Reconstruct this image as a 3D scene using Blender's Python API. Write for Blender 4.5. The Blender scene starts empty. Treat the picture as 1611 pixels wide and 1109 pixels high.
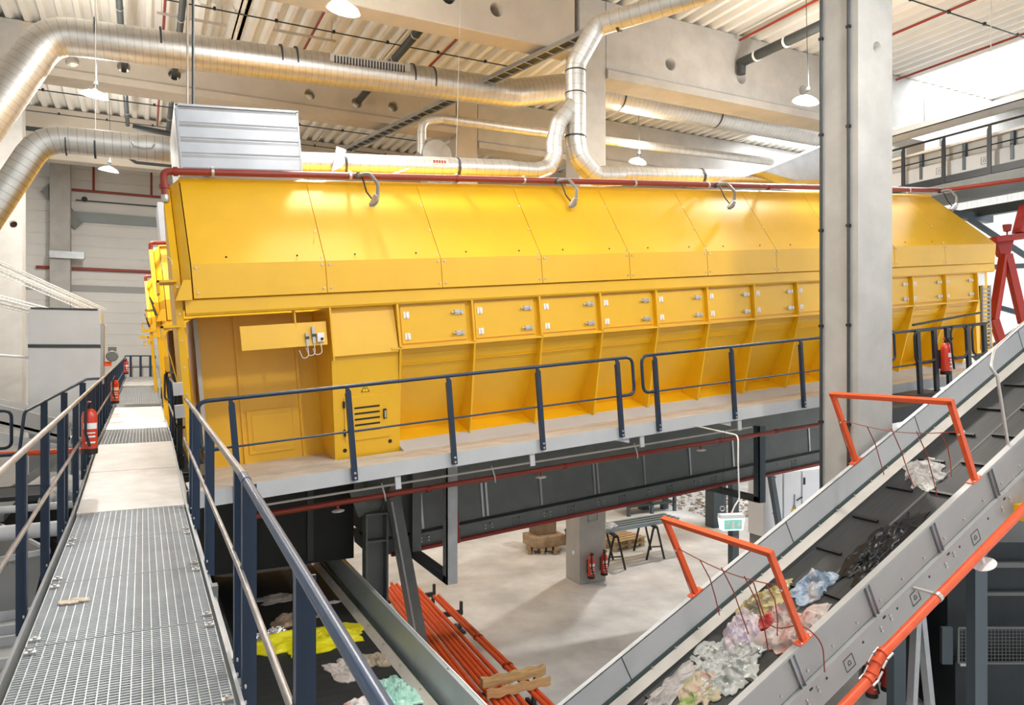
import bpy, bmesh, math, random
from mathutils import Vector, Matrix, noise
scene = bpy.context.scene
col = scene.collection
random.seed(7)
R = math.radians

# ---------------------------------------------------------------- camera, world, light, exposure
CAMZ, W = 5.7, 3.9
YAW = R(26.704)
cd = bpy.data.cameras.new('camera'); cam = bpy.data.objects.new('camera', cd); col.objects.link(cam)
cam.location = (0, 0, CAMZ); cam.rotation_euler = (R(90), 0, -YAW)
cd.sensor_width = 36; cd.lens = 36 * 1154 / 1611; cd.shift_y = -1.5 / 1611; cd.clip_start = .05; cd.clip_end = 300
scene.camera = cam
w = bpy.data.worlds.new('World'); scene.world = w; w.use_nodes = True
bg = w.node_tree.nodes['Background']; bg.inputs[0].default_value = (.95, .97, 1.0, 1); bg.inputs[1].default_value = 1.2
vs = scene.view_settings
vs.view_transform = 'Standard'; vs.look = 'None'; vs.gamma = 1; vs.use_curve_mapping = False; vs.exposure = -0.05
SKY_E = 12.0      # daylight coming through the roof lights
SKY_E2 = 1.5      # the added roof light put in unseen over the front bay for its light
UPGLOW = .5       # strength of the light added above each shade to brighten the roof deck
LAMP_W = 640      # each pendant lamp

# ---------------------------------------------------------------- materials
MATS = {}
def mat(name, c, rough=.5, metal=0., var=.0, scale=4., bump=0., emit=0., c2=None, stretch=(1,1,1), coat=0., spec=.5, detail=6, alpha=1.):
    if name in MATS: return MATS[name]
    m = bpy.data.materials.new(name); m.use_nodes = True; nt = m.node_tree; b = nt.nodes['Principled BSDF']
    b.inputs['Base Color'].default_value = (*c, 1); b.inputs['Roughness'].default_value = rough; b.inputs['Metallic'].default_value = metal
    b.inputs['Specular IOR Level'].default_value = spec
    if coat: b.inputs['Coat Weight'].default_value = coat; b.inputs['Coat Roughness'].default_value = .42
    if emit: b.inputs['Emission Color'].default_value = (*c, 1); b.inputs['Emission Strength'].default_value = emit
    if alpha < 1: b.inputs['Alpha'].default_value = alpha
    if var or c2 or bump:
        tc = nt.nodes.new('ShaderNodeTexCoord'); mp = nt.nodes.new('ShaderNodeMapping'); mp.inputs['Scale'].default_value = stretch
        nz = nt.nodes.new('ShaderNodeTexNoise'); nz.inputs['Scale'].default_value = scale; nz.inputs['Detail'].default_value = detail; nz.inputs['Roughness'].default_value = .62
        nt.links.new(tc.outputs['Object'], mp.inputs[0]); nt.links.new(mp.outputs[0], nz.inputs[0])
        if var or c2:
            rp = nt.nodes.new('ShaderNodeValToRGB'); e = rp.color_ramp.elements
            e[0].position = .36; e[1].position = .66
            lo = c2 if c2 else tuple(max(0, x * (1 - var)) for x in c); hi = c if c2 else tuple(min(1, x * (1 + var * .5)) for x in c)
            e[0].color = (*lo, 1); e[1].color = (*hi, 1)
            nt.links.new(nz.outputs[0], rp.inputs[0]); nt.links.new(rp.outputs[0], b.inputs['Base Color'])
        if bump:
            bp = nt.nodes.new('ShaderNodeBump'); bp.inputs['Strength'].default_value = bump; bp.inputs['Distance'].default_value = .02
            nt.links.new(nz.outputs[0], bp.inputs['Height']); nt.links.new(bp.outputs[0], b.inputs['Normal'])
    MATS[name] = m; return m
YEL = mat('yellow paint', (.85, .475, .002), .38, var=.05, scale=1.3, coat=.8)
YELD = mat('yellow frame paint', (.80, .44, .004), .4, var=.08, scale=2)
NAVY = mat('navy paint', (.005, .024, .062), .38, coat=.2)
RAILB = mat('handrail blue', (.016, .06, .14), .34, coat=.4)
NAVYD = mat('dark rail paint', (.007, .012, .02), .42)
WORN = mat('worn handrail metal', (.40, .38, .38), .38, .6, var=.25, scale=9, stretch=(1, .4, 1))
GALV = mat('galvanised duct', (.70, .68, .64), .40, .9, var=.10, scale=6)
GALVB = mat('bright galvanised sheet', (.44, .455, .48), .36, .9, var=.10, scale=2.2)
GRATE = mat('zinc grating', (.50, .53, .55), .42, .35, var=.1, scale=4)
STEEL = mat('grey steel', (.42, .44, .46), .42, .55, var=.12, scale=3)
GPAINT = mat('light grey paint', (.53, .55, .57), .45, var=.05, scale=2)
CGREY = mat('conveyor grey paint', (.40, .405, .40), .45, .1, var=.05, scale=2)
DGREY = mat('dark grey steel', (.055, .065, .07), .5, .3, var=.12, scale=3)
MGREY = mat('mid grey steel', (.16, .175, .17), .5, .2, var=.1, scale=3)
BLACK = mat('black', (.01, .011, .012), .5)
BELT = mat('belt rubber', (.024, .026, .027), .62, var=.35, scale=5, stretch=(.25, 4, 1), bump=.15)
SKIRT = mat('cream skirt', (.66, .62, .56), .5, var=.08, scale=3)
SEAL = mat('dark green seal', (.045, .07, .07), .5)
RED = mat('sprinkler red', (.27, .024, .009), .38, coat=.3)
DRED = mat('dark red', (.26, .022, .014), .4)
ORANGE = mat('orange red paint', (.80, .11, .03), .4, var=.08, scale=6)
EXTR = mat('extinguisher red', (.66, .045, .02), .25, coat=.4)
WHITE = mat('white', (.85, .85, .84), .45)
PLATE = mat('beige chequer plate', (.70, .68, .655), .5, .1, var=.16, scale=2.4, stretch=(1, 1, 1))
CONC = mat('concrete', (.46, .45, .43), .8, var=.12, scale=1.6, bump=.12)
CONCB = mat('warm concrete', (.52, .47, .40), .85, var=.10, scale=.9, bump=.1)
DECK = mat('white roof deck', (.86, .84, .79), .5, var=.05, scale=1)
WALLM = mat('wall panel', (.74, .73, .70), .6, var=.04, scale=.6)
FLOORM = mat('concrete floor', (.74, .745, .745), .6, var=.30, scale=.55, detail=9)
WOOD = mat('raw timber', (.66, .42, .19), .7, var=.25, scale=5, stretch=(.6, 4, 4))
PALLET = mat('pallet timber', (.42, .30, .19), .75, var=.3, scale=4)
CARD = mat('cardboard', (.24, .16, .10), .8, var=.2)
LAMPE = mat('lamp diffuser', (1, .97, .92), .4, emit=14)
SHADE = mat('translucent shade', (.7, .68, .64), .4, emit=.25)
SKYL = mat('roof light', (.92, .96, 1), .5, emit=SKY_E)
SKYL2 = mat('added roof light', (.92, .96, 1), .5, emit=SKY_E2)
BRASS = mat('zinc fitting', (.6, .58, .56), .35, .8)
HOSE = mat('grey hose', (.25, .24, .23), .4)
PVC = mat('white cable', (.8, .78, .74), .5)
CABW = mat('cabinet white', (.66, .67, .70), .45)
EXITM = mat('exit sign glow', (.70, .95, .90), .4, emit=1.1)
EXITG = mat('exit sign green', (.25, .62, .52), .4, emit=.35)
SIGNY = mat('warning yellow', (.9, .62, .02), .5)

# ---------------------------------------------------------------- mesh building
class MB:
    def __init__(s): s.v = []; s.f = []; s.sm = []; s.M = None
    def P(s, p):
        p = Vector(p); s.v.append(s.M @ p if s.M else p); return len(s.v) - 1
    def F(s, ids, smooth=False): s.f.append(tuple(ids)); s.sm.append(smooth)
    def bx(s, x0, x1, y0, y1, z0, z1):
        i = [s.P(p) for p in ((x0,y0,z0),(x1,y0,z0),(x1,y1,z0),(x0,y1,z0),(x0,y0,z1),(x1,y0,z1),(x1,y1,z1),(x0,y1,z1))]
        for q in ((3,2,1,0),(4,5,6,7),(0,1,5,4),(1,2,6,5),(2,3,7,6),(3,0,4,7)): s.F([i[k] for k in q])
        return s
    def bar(s, p, q, a, b, up=(0, 0, 1)):
        p, q = Vector(p), Vector(q); t = (q - p).normalized(); u = Vector(up)
        if abs(t.dot(u)) > .98: u = Vector((0, 1, 0))
        r = t.cross(u).normalized(); u = r.cross(t)
        i = []
        for c in (p, q):
            for sx, sy in ((-1,-1),(1,-1),(1,1),(-1,1)): i.append(s.P(c + r * a * .5 * sx + u * b * .5 * sy))
        for k in ((3,2,1,0),(4,5,6,7),(0,1,5,4),(1,2,6,5),(2,3,7,6),(3,0,4,7)): s.F([i[n] for n in k])
        return s
    def prism(s, pts, axis, a, b):          # pts: 2D outline in the plane across axis
        def m(p, c):
            return {'x': (c, p[0], p[1]), 'y': (p[0], c, p[1]), 'z': (p[0], p[1], c)}[axis]
        n = len(pts); A = [s.P(m(p, a)) for p in pts]; B = [s.P(m(p, b)) for p in pts]
        s.F(A[::-1]); s.F(B)
        for k in range(n): s.F((A[k], A[(k+1) % n], B[(k+1) % n], B[k]))
        return s
    def slab(s, pts, t):                    # planar polygon thickened along its normal
        pts = [Vector(p) for p in pts]; nrm = (pts[1]-pts[0]).cross(pts[-1]-pts[0]).normalized() * t
        n = len(pts); A = [s.P(p) for p in pts]; B = [s.P(p + nrm) for p in pts]
        s.F(A[::-1]); s.F(B)
        for k in range(n): s.F((A[k], A[(k+1) % n], B[(k+1) % n], B[k]))
        return s
    def tube(s, pts, r, n=10, closed=False):
        pts = [Vector(p) for p in pts]; m = len(pts); rr = r if isinstance(r, (list, tuple)) else [r] * m
        rings = []; prev = None
        for k in range(m):
            if closed: t = pts[(k+1) % m] - pts[k-1]
            elif k == 0: t = pts[1] - pts[0]
            elif k == m-1: t = pts[-1] - pts[-2]
            else: t = (pts[k+1]-pts[k]).normalized() + (pts[k]-pts[k-1]).normalized()
            if t.length < 1e-9: t = pts[k]-pts[k-1]
            t.normalize()
            if prev is None:
                u = Vector((0,0,1)) if abs(t.z) < .9 else Vector((0,1,0)); u = (u - t*u.dot(t)).normalized()
            else:
                u = prev - t*prev.dot(t); u.normalize()
            prev = u; w_ = t.cross(u)
            rings.append([s.P(pts[k] + (u*math.cos(2*math.pi*j/n) + w_*math.sin(2*math.pi*j/n))*rr[k]) for j in range(n)])
        for k in range(m if closed else m-1):
            a, b = rings[k], rings[(k+1) % m]
            for j in range(n): s.F((a[j], a[(j+1) % n], b[(j+1) % n], b[j]), True)
        if not closed: s.F(rings[0][::-1]); s.F(rings[-1])
        return s
    def lathe(s, prof, o=(0,0,0), ax='z', n=20):
        o = Vector(o); rings = []
        for r, h in prof:
            ring = []
            for j in range(n):
                a = 2*math.pi*j/n; c, d = r*math.cos(a), r*math.sin(a)
                ring.append(s.P(o + Vector({'z': (c,d,h), 'x': (h,c,d), 'y': (d,h,c)}[ax])))
            rings.append(ring)
        for a, b in zip(rings, rings[1:]):
            for j in range(n): s.F((a[j], a[(j+1) % n], b[(j+1) % n], b[j]), True)
        s.F(rings[0][::-1]); s.F(rings[-1])
        return s
    def mesh(s, name, m):
        me = bpy.data.meshes.new(name); me.from_pydata([tuple(p) for p in s.v], [], s.f); me.polygons.foreach_set('use_smooth', s.sm)
        me.materials.append(m); me.update()
        b = bmesh.new(); b.from_mesh(me); bmesh.ops.recalc_face_normals(b, faces=b.faces); b.to_mesh(me); b.free()
        return me
    def build(s, name, m, parent=None, bev=0):
        o = bpy.data.objects.new(name, s.mesh(name, m)); col.objects.link(o)
        if parent: o.parent = parent
        if any(s.sm):
            o.data.set_sharp_from_angle(angle=R(38))
        if bev:
            md = o.modifiers.new('edge', 'BEVEL'); md.width = bev; md.segments = 2; md.limit_method = 'ANGLE'
        return o
def tag(o, label=None, cat=None, group=None, kind=None):
    if label: o['label'] = label
    if cat: o['category'] = cat
    if group: o['group'] = group
    if kind: o['kind'] = kind
    return o
def thing(name, label, cat, loc=(0,0,0), rot=(0,0,0), group=None):
    o = bpy.data.objects.new(name, None); col.objects.link(o); o.location = loc; o.rotation_euler = rot; o.empty_display_size = .1
    return tag(o, label, cat, group)
def struct(o): o['kind'] = 'structure'; return o
def inst(src, parent, loc, rot=(0,0,0)):
    o = src.copy(); o.parent = parent; o.location = loc; o.rotation_euler = rot; col.objects.link(o); return o
def copy_tree(o, parent=None):
    c = o.copy(); col.objects.link(c)
    if parent: c.parent = parent
    for ch in list(o.children): copy_tree(ch, c)
    return c
def fillet(pts, rad, n=6):
    pts = [Vector(p) for p in pts]; out = [pts[0]]
    for k in range(1, len(pts)-1):
        a, b, c = pts[k-1], pts[k], pts[k+1]; u = (a-b); v = (c-b); lu, lv = u.length, v.length; u.normalize(); v.normalize()
        ang = u.angle(v); d = min(rad / math.tan(ang/2) if ang > .01 else 0, lu*.48, lv*.48)
        p0, p1 = b + u*d, b + v*d
        for i in range(n+1):
            t = i/n; out.append(p0*(1-t)**2 + b*2*t*(1-t) + p1*t*t)
    out.append(pts[-1]); return out
def duct_mat(src, name, seam):
    if name in MATS: return MATS[name]
    m = src.copy(); m.name = name; nt = m.node_tree; b = nt.nodes['Principled BSDF']
    at = nt.nodes.new('ShaderNodeAttribute'); at.attribute_name = 'along'
    md = nt.nodes.new('ShaderNodeMath'); md.operation = 'MODULO'; md.inputs[1].default_value = seam
    lt = nt.nodes.new('ShaderNodeMath'); lt.operation = 'LESS_THAN'; lt.inputs[1].default_value = .009
    mx = nt.nodes.new('ShaderNodeMixRGB'); mx.blend_type = 'MULTIPLY'; mx.inputs[2].default_value = (.62, .62, .62, 1)
    old = b.inputs['Base Color'].links[0].from_socket
    nt.links.new(at.outputs['Fac'], md.inputs[0]); nt.links.new(md.outputs[0], lt.inputs[0]); nt.links.new(lt.outputs[0], mx.inputs[0]); nt.links.new(old, mx.inputs[1]); nt.links.new(mx.outputs[0], b.inputs['Base Color'])
    MATS[name] = m; return m
class DuctMB(MB):
    def build(s, name, m, parent=None, bev=0):
        o = bpy.data.objects.new(name, s.mesh(name, duct_mat(m, m.name + ' seamed %d' % round(s.seam*1000), s.seam))); col.objects.link(o)
        if parent: o.parent = parent
        a = o.data.attributes.new('along', 'FLOAT', 'POINT')
        a.data.foreach_set('value', [l for l in s.L for _ in range(s.n)])
        o.data.set_sharp_from_angle(angle=R(11.5)); return o
def duct_mesh(pts, r, rad, seam=.16, n=36, segs=4, r1=None):
    n = 40; path = fillet(pts, rad, min(segs, 4)); L = [.02]
    for a, b in zip(path, path[1:]): L.append(L[-1] + (b-a).length)
    keep = [0] + [k for k in range(1, len(path)) if L[k]-L[k-1] > 1e-4]
    path = [path[k] for k in keep]; L = [L[k] for k in keep]; tot = L[-1]
    P, RR, LL = [path[0]], [r], [L[0]]
    for k in range(1, len(path)):
        P.append(path[k]); RR.append(r + ((r1-r)*L[k]/tot if r1 else 0)); LL.append(L[k])
    d = DuctMB(); d.tube(P, RR, n); d.L = LL; d.n = n; d.seam = seam
    return d
def rrect(w_, h, r, n=5):                 # rounded rectangle outline, centred
    out = []
    for cx, cy, a0 in ((w_/2-r, h/2-r, 0), (-w_/2+r, h/2-r, 90), (-w_/2+r, -h/2+r, 180), (w_/2-r, -h/2+r, 270)):
        for i in range(n+1):
            a = R(a0 + 90*i/n); out.append((cx + r*math.cos(a), cy + r*math.sin(a)))
    return out
# ---------------------------------------------------------------- the hall
XA, XB, YA, YB, ZC = -11.0, 31.0, -7.0, 38.4, 14.45
struct(MB().bx(XA, XB, YA, YB, -.2, 0).build('floor', FLOORM))
def corrugated(x0, x1, pitch, depth, z):
    out = []; x = x0
    while x < x1:
        out += [(x, z), (x+pitch*.30, z), (x+pitch*.45, z+depth), (x+pitch*.85, z+depth)]; x += pitch
    return out
def deck(y0, y1, x0, x1):
    p = corrugated(x0, x1, .41, .15, ZC); b = MB()
    A = [b.P((x, y0, z)) for x, z in p]; B = [b.P((x, y1, z)) for x, z in p]
    for k in range(len(p)-1): b.F((A[k], A[k+1], B[k+1], B[k]))
    T = [b.P((p[0][0], y0, ZC+.4)), b.P((p[-1][0], y0, ZC+.4)), b.P((p[-1][0], y1, ZC+.4)), b.P((p[0][0], y1, ZC+.4))]
    b.F(T); b.F([T[0], A[0], B[0], T[3]]); b.F([T[1], T[2], B[-1], A[-1]])
    return b
b = MB()
for (x0, x1) in ((XA, 2.3), (6.4, 22.3), (26.2, XB)):
    d = deck(YA, YB, x0, x1); n = len(b.v); b.v += d.v; b.f += [tuple(i+n for i in f) for f in d.f]; b.sm += d.sm
# the strips between: roof lights over part of their length, deck over the rest
for (x0, x1, ya, yb) in ((2.2, 6.5, 9.0, YB), (22.2, 26.3, 15.2, 16.2), (22.2, 26.3, 22.6, YB)):
    d = deck(ya, yb, x0, x1); n = len(b.v); b.v += d.v; b.f += [tuple(i+n for i in f) for f in d.f]; b.sm += d.sm
struct(b.build('ceiling', DECK))
k = 1
for (x0, x1, ya, yb) in ((2.2, 6.5, YA, 9.0), (22.2, 26.3, YA, 15.2), (22.2, 26.3, 16.2, 22.6)):
    o = struct(MB().bx(x0, x1, ya, yb, ZC+.08, ZC+.12).build('window_%d' % k, SKYL2 if x0 < 10 else SKYL)); k += 1  # first strip, over the front bay, is added to light the housing
    bars = MB()
    y = ya + 1.2
    while y < yb: bars.bx(x0, x1, y-.02, y+.02, ZC+.03, ZC+.08); y += 1.2
    if yb - ya > 3: bars.build('glazing_bar', WHITE, o)
# walls
def ribbed_wall(name, horizontal, m, **kw):
    pass
p = []; z = 0
while z < 14.4:
    p += [(YB, z), (YB, z+.43), (YB+.025, z+.45), (YB+.025, z+.48)]; z += .5
p += [(YB+.3, z), (YB+.3, 0)]
struct(MB().prism(p, 'x', XA, XB).build('wall_back', WALLM))
p = [(XB+.3, YA)]; y = YA
while y < YB: p += [(XB, y), (XB, y+.2), (XB+.04, y+.24), (XB+.04, y+.36)]; y += .4
p += [(XB+.3, YB)]
struct(MB().prism(p, 'z', 0, 14.5).build('wall_right', WHITE))
struct(MB().bx(XA-.3, XA, YA, YB, 0, 14.5).build('wall_left', WALLM))
struct(MB().bx(XA, XB, YB-.06, YB, 8.42, 8.70).build('trim_1', mat('band grey', (.36, .36, .35), .6)))
struct(MB().bx(XA, XB, YA-.3, YA, 0, 6.4).build('wall_front_block', WALLM))  # lower part only, added behind the camera to block low light
struct(MB().bx(-2.9, XB, YB-.16, YB, 11.55, 12.0).build('trim_2', mat('teal band', (.30, .34, .34), .6)))
# concrete columns and beams
def cut(o, holes, r, y0, y1):
    for x, z in holes:
        c = bpy.data.objects.new('cut', MB().lathe([(r, y0), (r, y1)], (x, 0, z), 'y', 28).mesh('cut', CONC)); col.objects.link(c)
        md = o.modifiers.new('b', 'BOOLEAN'); md.object = c; md.operation = 'DIFFERENCE'; md.solver = 'EXACT'
        bpy.context.view_layer.update()
        me = bpy.data.meshes.new_from_object(o.evaluated_get(bpy.context.evaluated_depsgraph_get())); o.modifiers.clear(); o.data = me
        bpy.data.objects.remove(c)
def column(x0, y0, label, m=CONC, hole=None, z1=ZC-.02, wd=.77, dp=.66):
    o = MB().bx(x0, x0+wd, y0, y0+dp, 0, z1).build('concrete_column', m, bev=.02)
    if hole: o.modifiers.clear(); cut(o, hole, .095, y0-.2, y0+.25); MB().lathe([(.094, .2), (.094, .24)], (hole[0][0], y0, hole[0][1]), 'y', 20).build('recess', mat('rust brown', (.06, .025, .015), .9), o)  # hole bottom closed by a dark brown disc
    return struct(tag(o, label, 'column', 'concrete columns'))
column(9.53, 7.455, 'tall concrete column in front of the yellow housing, dark conduits down its side', hole=[(9.96, 10.31)])
ec_ = column(9.53, 15.27, 'concrete column behind the yellow housing with two fire extinguishers at its foot')
MB().bx(9.78, 10.06, 15.25, 15.272, 1.52, 1.54).bx(9.78, 10.06, 15.25, 15.272, 1.70, 1.72).bx(9.78, 9.80, 15.25, 15.272, 1.52, 1.72).bx(10.04, 10.06, 15.25, 15.272, 1.52, 1.72).build('sign_frame', STEEL, ec_)
MB().lathe([(.05, 9.515), (.05, 9.532)], (0, 15.55, .72), 'x', 16).build('marker_disc', WHITE, ec_)
column(9.53, 23.1, 'concrete column in the second row, seen behind the thin fan duct', CONCB)
column(-3.62, 23.1, 'pale concrete column rising behind the wire cable trays', hole=[(-3.05, 9.05)])
column(-3.62, 37.4, 'concrete column against the ribbed back wall')
column(22.7, 15.27, 'concrete column far right behind the upper conveyor bridge')
def beam(y0, x0, x1, z0, label, lip=.0, holes=(), m=CONCB):
    b = MB()
    if lip: b.prism([(y0-.09, z0), (y0+.75, z0), (y0+.75, z0+.2), (y0+.63, z0+.28), (y0+.63, ZC-.02), (y0, ZC-.02), (y0, z0+.28), (y0-.09, z0+.2)], 'x', x0, x1)
    else: b.prism([(y0+.02, z0), (y0+.61, z0), (y0+.63, z0+.03), (y0+.63, ZC-.02), (y0, ZC-.02), (y0, z0+.03)], 'x', x0, x1)
    o = b.build('concrete_beam', m)
    if holes: cut(o, holes, .17, y0-.3, y0+1)
    return struct(tag(o, label, 'beam', 'concrete roof beams'))
beam(15.29, XA, 9.40, 13.0, 'concrete roof beam of the front row, left of the Y-branched duct', holes=[(6.1, 13.64), (7.3, 13.60)])
beam(15.29, 10.32, 22.68, 12.5, 'concrete roof beam of the front row above the large spiral duct', .2, holes=[(12.34, 13.23), (14.8, 13.28), (17.2, 13.3)], m=CONC)
beam(15.29, 23.5, XB, 12.5, 'concrete roof beam of the front row beside the roof light', .2, m=CONC)
beam(23.12, XA, 9.5, 13.08, 'concrete roof beam with round holes behind the large spiral duct', .2, holes=[(-1.72, 13.58), (-.48, 13.64), (.81, 13.64), (4.63, 13.68), (6.1, 13.64), (7.3, 13.70)])
beam(23.12, 10.32, XB, 12.7, 'concrete roof beam of the second row beyond the fan duct', .2, m=CONC)
beam(30.9, XA, XB, 12.6, 'concrete roof beam of the third row over the back bay')
beam(7.47, 10.32, XB, 12.5, 'concrete roof beam above the inclined conveyor', .2)

# ---------------------------------------------------------------- services under the roof
def pipe(name, pts, r, m, label, cat, group=None, n=10, clamps=None, rad=.15):
    o = MB().tube(fillet(pts, rad, 4) if len(pts) > 2 else pts, r, n).build(name, m)
    return tag(o, label, cat, group)
for x, ya, yb, t in ((.48, 3, 22.9, 'behind the pendant cables'), (4.05, 4, 22.9, 'just left of the slotted duct panel'), (7.63, 4, 22.9, 'left of the ladder tray'), (.48, 23.8, 30.7, 'beyond the holed beam'), (4.1, 23.8, 30.7, 'in the second bay beside the fan'), (14.55, 3, 15.1, 'near the cut-off dark pipe'), (17.95, 3, 15.1, 'right of the tall column'), (21.05, 3, 15.1, 'beside the roof light')):
    pipe('sprinkler_pipe', [(x, ya, 14.2), (x, yb, 14.2)], .035, RED, 'thin red sprinkler pipe under the roof deck %s' % t, 'pipe', 'thin red roof pipes')
for x, ya, yb, r, t in ((-.48, 3, 29, .07, 'left of the twin pendant rods'), (.81, 3, 29, .08, 'passing through the holed beam'), (6.1, 3, 22.9, .11, 'above the slotted duct')):
    o = pipe('drain_pipe', [(x, ya, 13.64), (x, yb, 13.64)], r, DGREY, 'dark drain pipe hung under the roof %s' % t, 'pipe', 'dark drain pipes')
    for y in (17.5, 19.2, 20.9, 25.5, 27.5):
        if y < yb: MB().lathe([(r+.012, -.025), (r+.012, .025)], (x, y, 13.64), 'y', 14).build('pipe_clamp', BRASS, o)
o = pipe('drain_pipe', [(14.65, 15.2, 13.62), (14.80, 8.3, 13.62)], .13, DGREY, 'thick dark drain pipe ending at the concrete beam, held by pale clamps', 'pipe', 'dark drain pipes', 14)
for y in (14.6, 13.6, 12.0): MB().lathe([(.15, -.03), (.15, .03)], (14.66 + (15.25-y)*.0195, y, 13.62), 'y', 16).build('pipe_clamp', WHITE, o)
MB().tube(fillet([(14.65, 15.05, 13.62), (14.65, 15.12, 13.6), (14.65, 15.14, 13.3)], .05), .12, 12).build('elbow', DGREY, o)
for i, (p, q, t) in enumerate((((-9, 18.55, 13.75), (9.4, 18.55, 13.75), 'crossing the front bay'), ((-6, 24.2, 13.0), (9.4, 24.2, 13.0), 'just beyond the holed beam'), ((-6, 28.6, 13.6), (9, 28.6, 13.6), 'in the third bay'), ((15, 10.9, 13.75), (22, 10.9, 13.75), 'near the roof light'))):
    o = pipe('conduit', [p, q], .018, DGREY, 'thin dark electrical conduit under the roof %s' % t, 'conduit', 'roof conduits', 6)
    x = p[0] + .7
    while x < q[0]: MB().bx(x-.03, x+.03, p[1]-.03, p[1]+.03, p[2]-.02, p[2]+.05).build('conduit_clip', BLACK, o); x += 1.4
b = thing('pipe_rack', 'dark pipe loop hung in the second bay, left of the tin box', 'pipe', (0, 0, 0))
for k, z in enumerate((12.35, 12.05)):
    MB().tube(fillet([(-5, 26+k*.6, z), (-.6, 26+k*.6, z), (-.2, 26+k*.6, z-.25), (.9, 26+k*.6, z-.25)], .15), .07-.02*k, 10).build('pipe', DGREY, b)
MB().tube(fillet([(.95, 26.8, 10.9), (.95, 26.8, 12.9), (-.3, 26.8, 13.0)], .15), .09, 10).build('riser', DGREY, b)
# ladder cable tray running along the depth of the bay
o = thing('cable_ladder', 'long cable ladder with dark cables running under the beams beside the Y-branched duct', 'cable tray', (9.62, 10.6, 12.85), (0, 0, math.atan2(2.92, 14.2)))
for s_ in (-.16, .16): MB().bx(s_-.02, s_+.02, -3, 15.5, -.05, .05).build('side_rail', STEEL, o)
b = MB()
for k in range(46): b.bx(-.15, .15, -2.9+k*.4, -2.86+k*.4, -.04, -.02)
b.build('rungs', STEEL, o)['kind'] = 'stuff'
MB().bx(-.12, .10, -3, 15.5, -.015, .04).build('cable_bundle', BLACK, o)
for (x, y) in ((1.1, 19.9), (3.8, 19.6), (5.1, 17.4), (6.9, 17.7), (4.9, 25.0), (1.6, 25.2)):
    o = tag(MB().bx(x-.8, x+.8, y-.03, y+.03, 13.95, 14.0).bx(x-.7, x-.68, y-.01, y+.01, 13.99, 14.5).bx(x+.68, x+.7, y-.01, y+.01, 13.99, 14.5).build('hanger_channel', BRASS), 'short steel hanger channel bolted across the roof deck', 'bracket', 'hanger channels')
# pipes on the back wall
o = pipe('sprinkler_pipe', [(-3.1, YB-.2, 12.95), (1.0, YB-.2, 12.95)], .06, RED, 'red pipe high on the back wall with two drops from above', 'pipe', 'red pipes on the back wall')
for x in (-2.0, .35): MB().tube([(x, YB-.2, 14.3), (x, YB-.2, 12.95)], .05, 8).build('drop_pipe', RED, o)
o = pipe('sprinkler_pipe', [(-4.2, YB-.2, 9.42), (1.2, YB-.2, 9.42)], .07, RED, 'red pipe low on the back wall above the grey trim band', 'pipe', 'red pipes on the back wall')
for x in (-3.9, -1.8, .4): MB().bx(x-.03, x+.03, YB-.2, YB-.005, 9.33, 9.36).build('pipe_bracket', STEEL, o)
o = thing('valve', 'black valve wheel on the thin wall pipe', 'valve', (-2.35, YB-.2, 12.55))
MB().lathe([(.12, -.02), (.12, .02)], (0, -.1, 0), 'y', 16).build('handwheel', BLACK, o); MB().tube([(-.35, 0, -.05), (3.4, 0, -.05)], .03, 8).build('pipe', DGREY, o)
o = struct(MB().slab([(-4.0, YB-.5, 12.7), (-2.75, YB-.1, 11.2), (-2.45, YB-.1, 11.5), (-3.6, YB-.5, 13.2)], .2).build('trim_3', MGREY))
MB_ = MB().bx(-3.6, -2.3, 37.1, 37.35, 9.75, 10.05).build('wall_bracket', STEEL); tag(MB_, 'grey steel shelf bracket fixed to the column by the back wall', 'bracket')

# ---------------------------------------------------------------- ventilation ducts
def ring(parent, c, d, r, w_=.035, name='clamp_ring', m=DGREY):
    d = Vector(d).normalized(); c = Vector(c)
    MB().tube([c - d*w_, c + d*w_], r, 24).build(name, m, parent)
DY = 18.0
o = tag(duct_mesh([(-3.6, DY, 8.9), (-1.75, DY, 12.32), (9.1, DY, 12.80), (10.7, DY+.02, 13.22), (24.5, DY, 13.25)], .385, .8, .15, 28).build('spiral_duct', GALV), 'large spiral ventilation duct crossing under the roof beams, bending down at its left end', 'duct')
for x in (-.9, .35, 2.9, 3.25, 6.15, 6.7): ring(o, (x, DY, 12.42 + (x+1.2)*.037), (1, 0, .037), .395, .02)
for x in (12.6, 16.3): ring(o, (x, DY, 13.23), (1, 0, 0), .395, .02)
b = MB()
for k in range(24): x = 4.1 + k*.075; b.bx(x, x+.03, DY-.392, DY-.34, 12.62 + k*.0028, 12.80 + k*.0028)
b.build('vent_slots', BLACK, o)['kind'] = 'stuff'
MB().slab([(4.0, DY-.36, 12.58), (6.0, DY-.36, 12.65), (6.0, DY-.37, 12.92), (4.0, DY-.37, 12.84)], .012).build('vent_plate', GALV, o)
o = tag(duct_mesh([(.36, 12.25, 8.75), (-1.28, 12.25, 8.72), (-2.6, 12.25, 6.2)], .19, .5, .11, 26).build('spiral_duct', GALV), 'bright spiral duct entering the tin box from the left and bending down', 'duct')
ring(o, (-.62, 12.25, 8.70), (1, 0, 0), .192, .012); ring(o, (-.98, 12.25, 8.70), (1, 0, 0), .192, .008)
MB().tube([(-.62, 12.25, 14.4), (-.62, 12.25, 8.9)], .007, 6).build('hanger_rod', BRASS, o)
MB().tube([(-.15, 12.06, 8.76), (-.12, 12.05, 8.70), (.0, 12.05, 8.68), (.12, 12.05, 8.70), (.15, 12.06, 8.76)], .012, 6).build('handle', STEEL, o)
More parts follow.
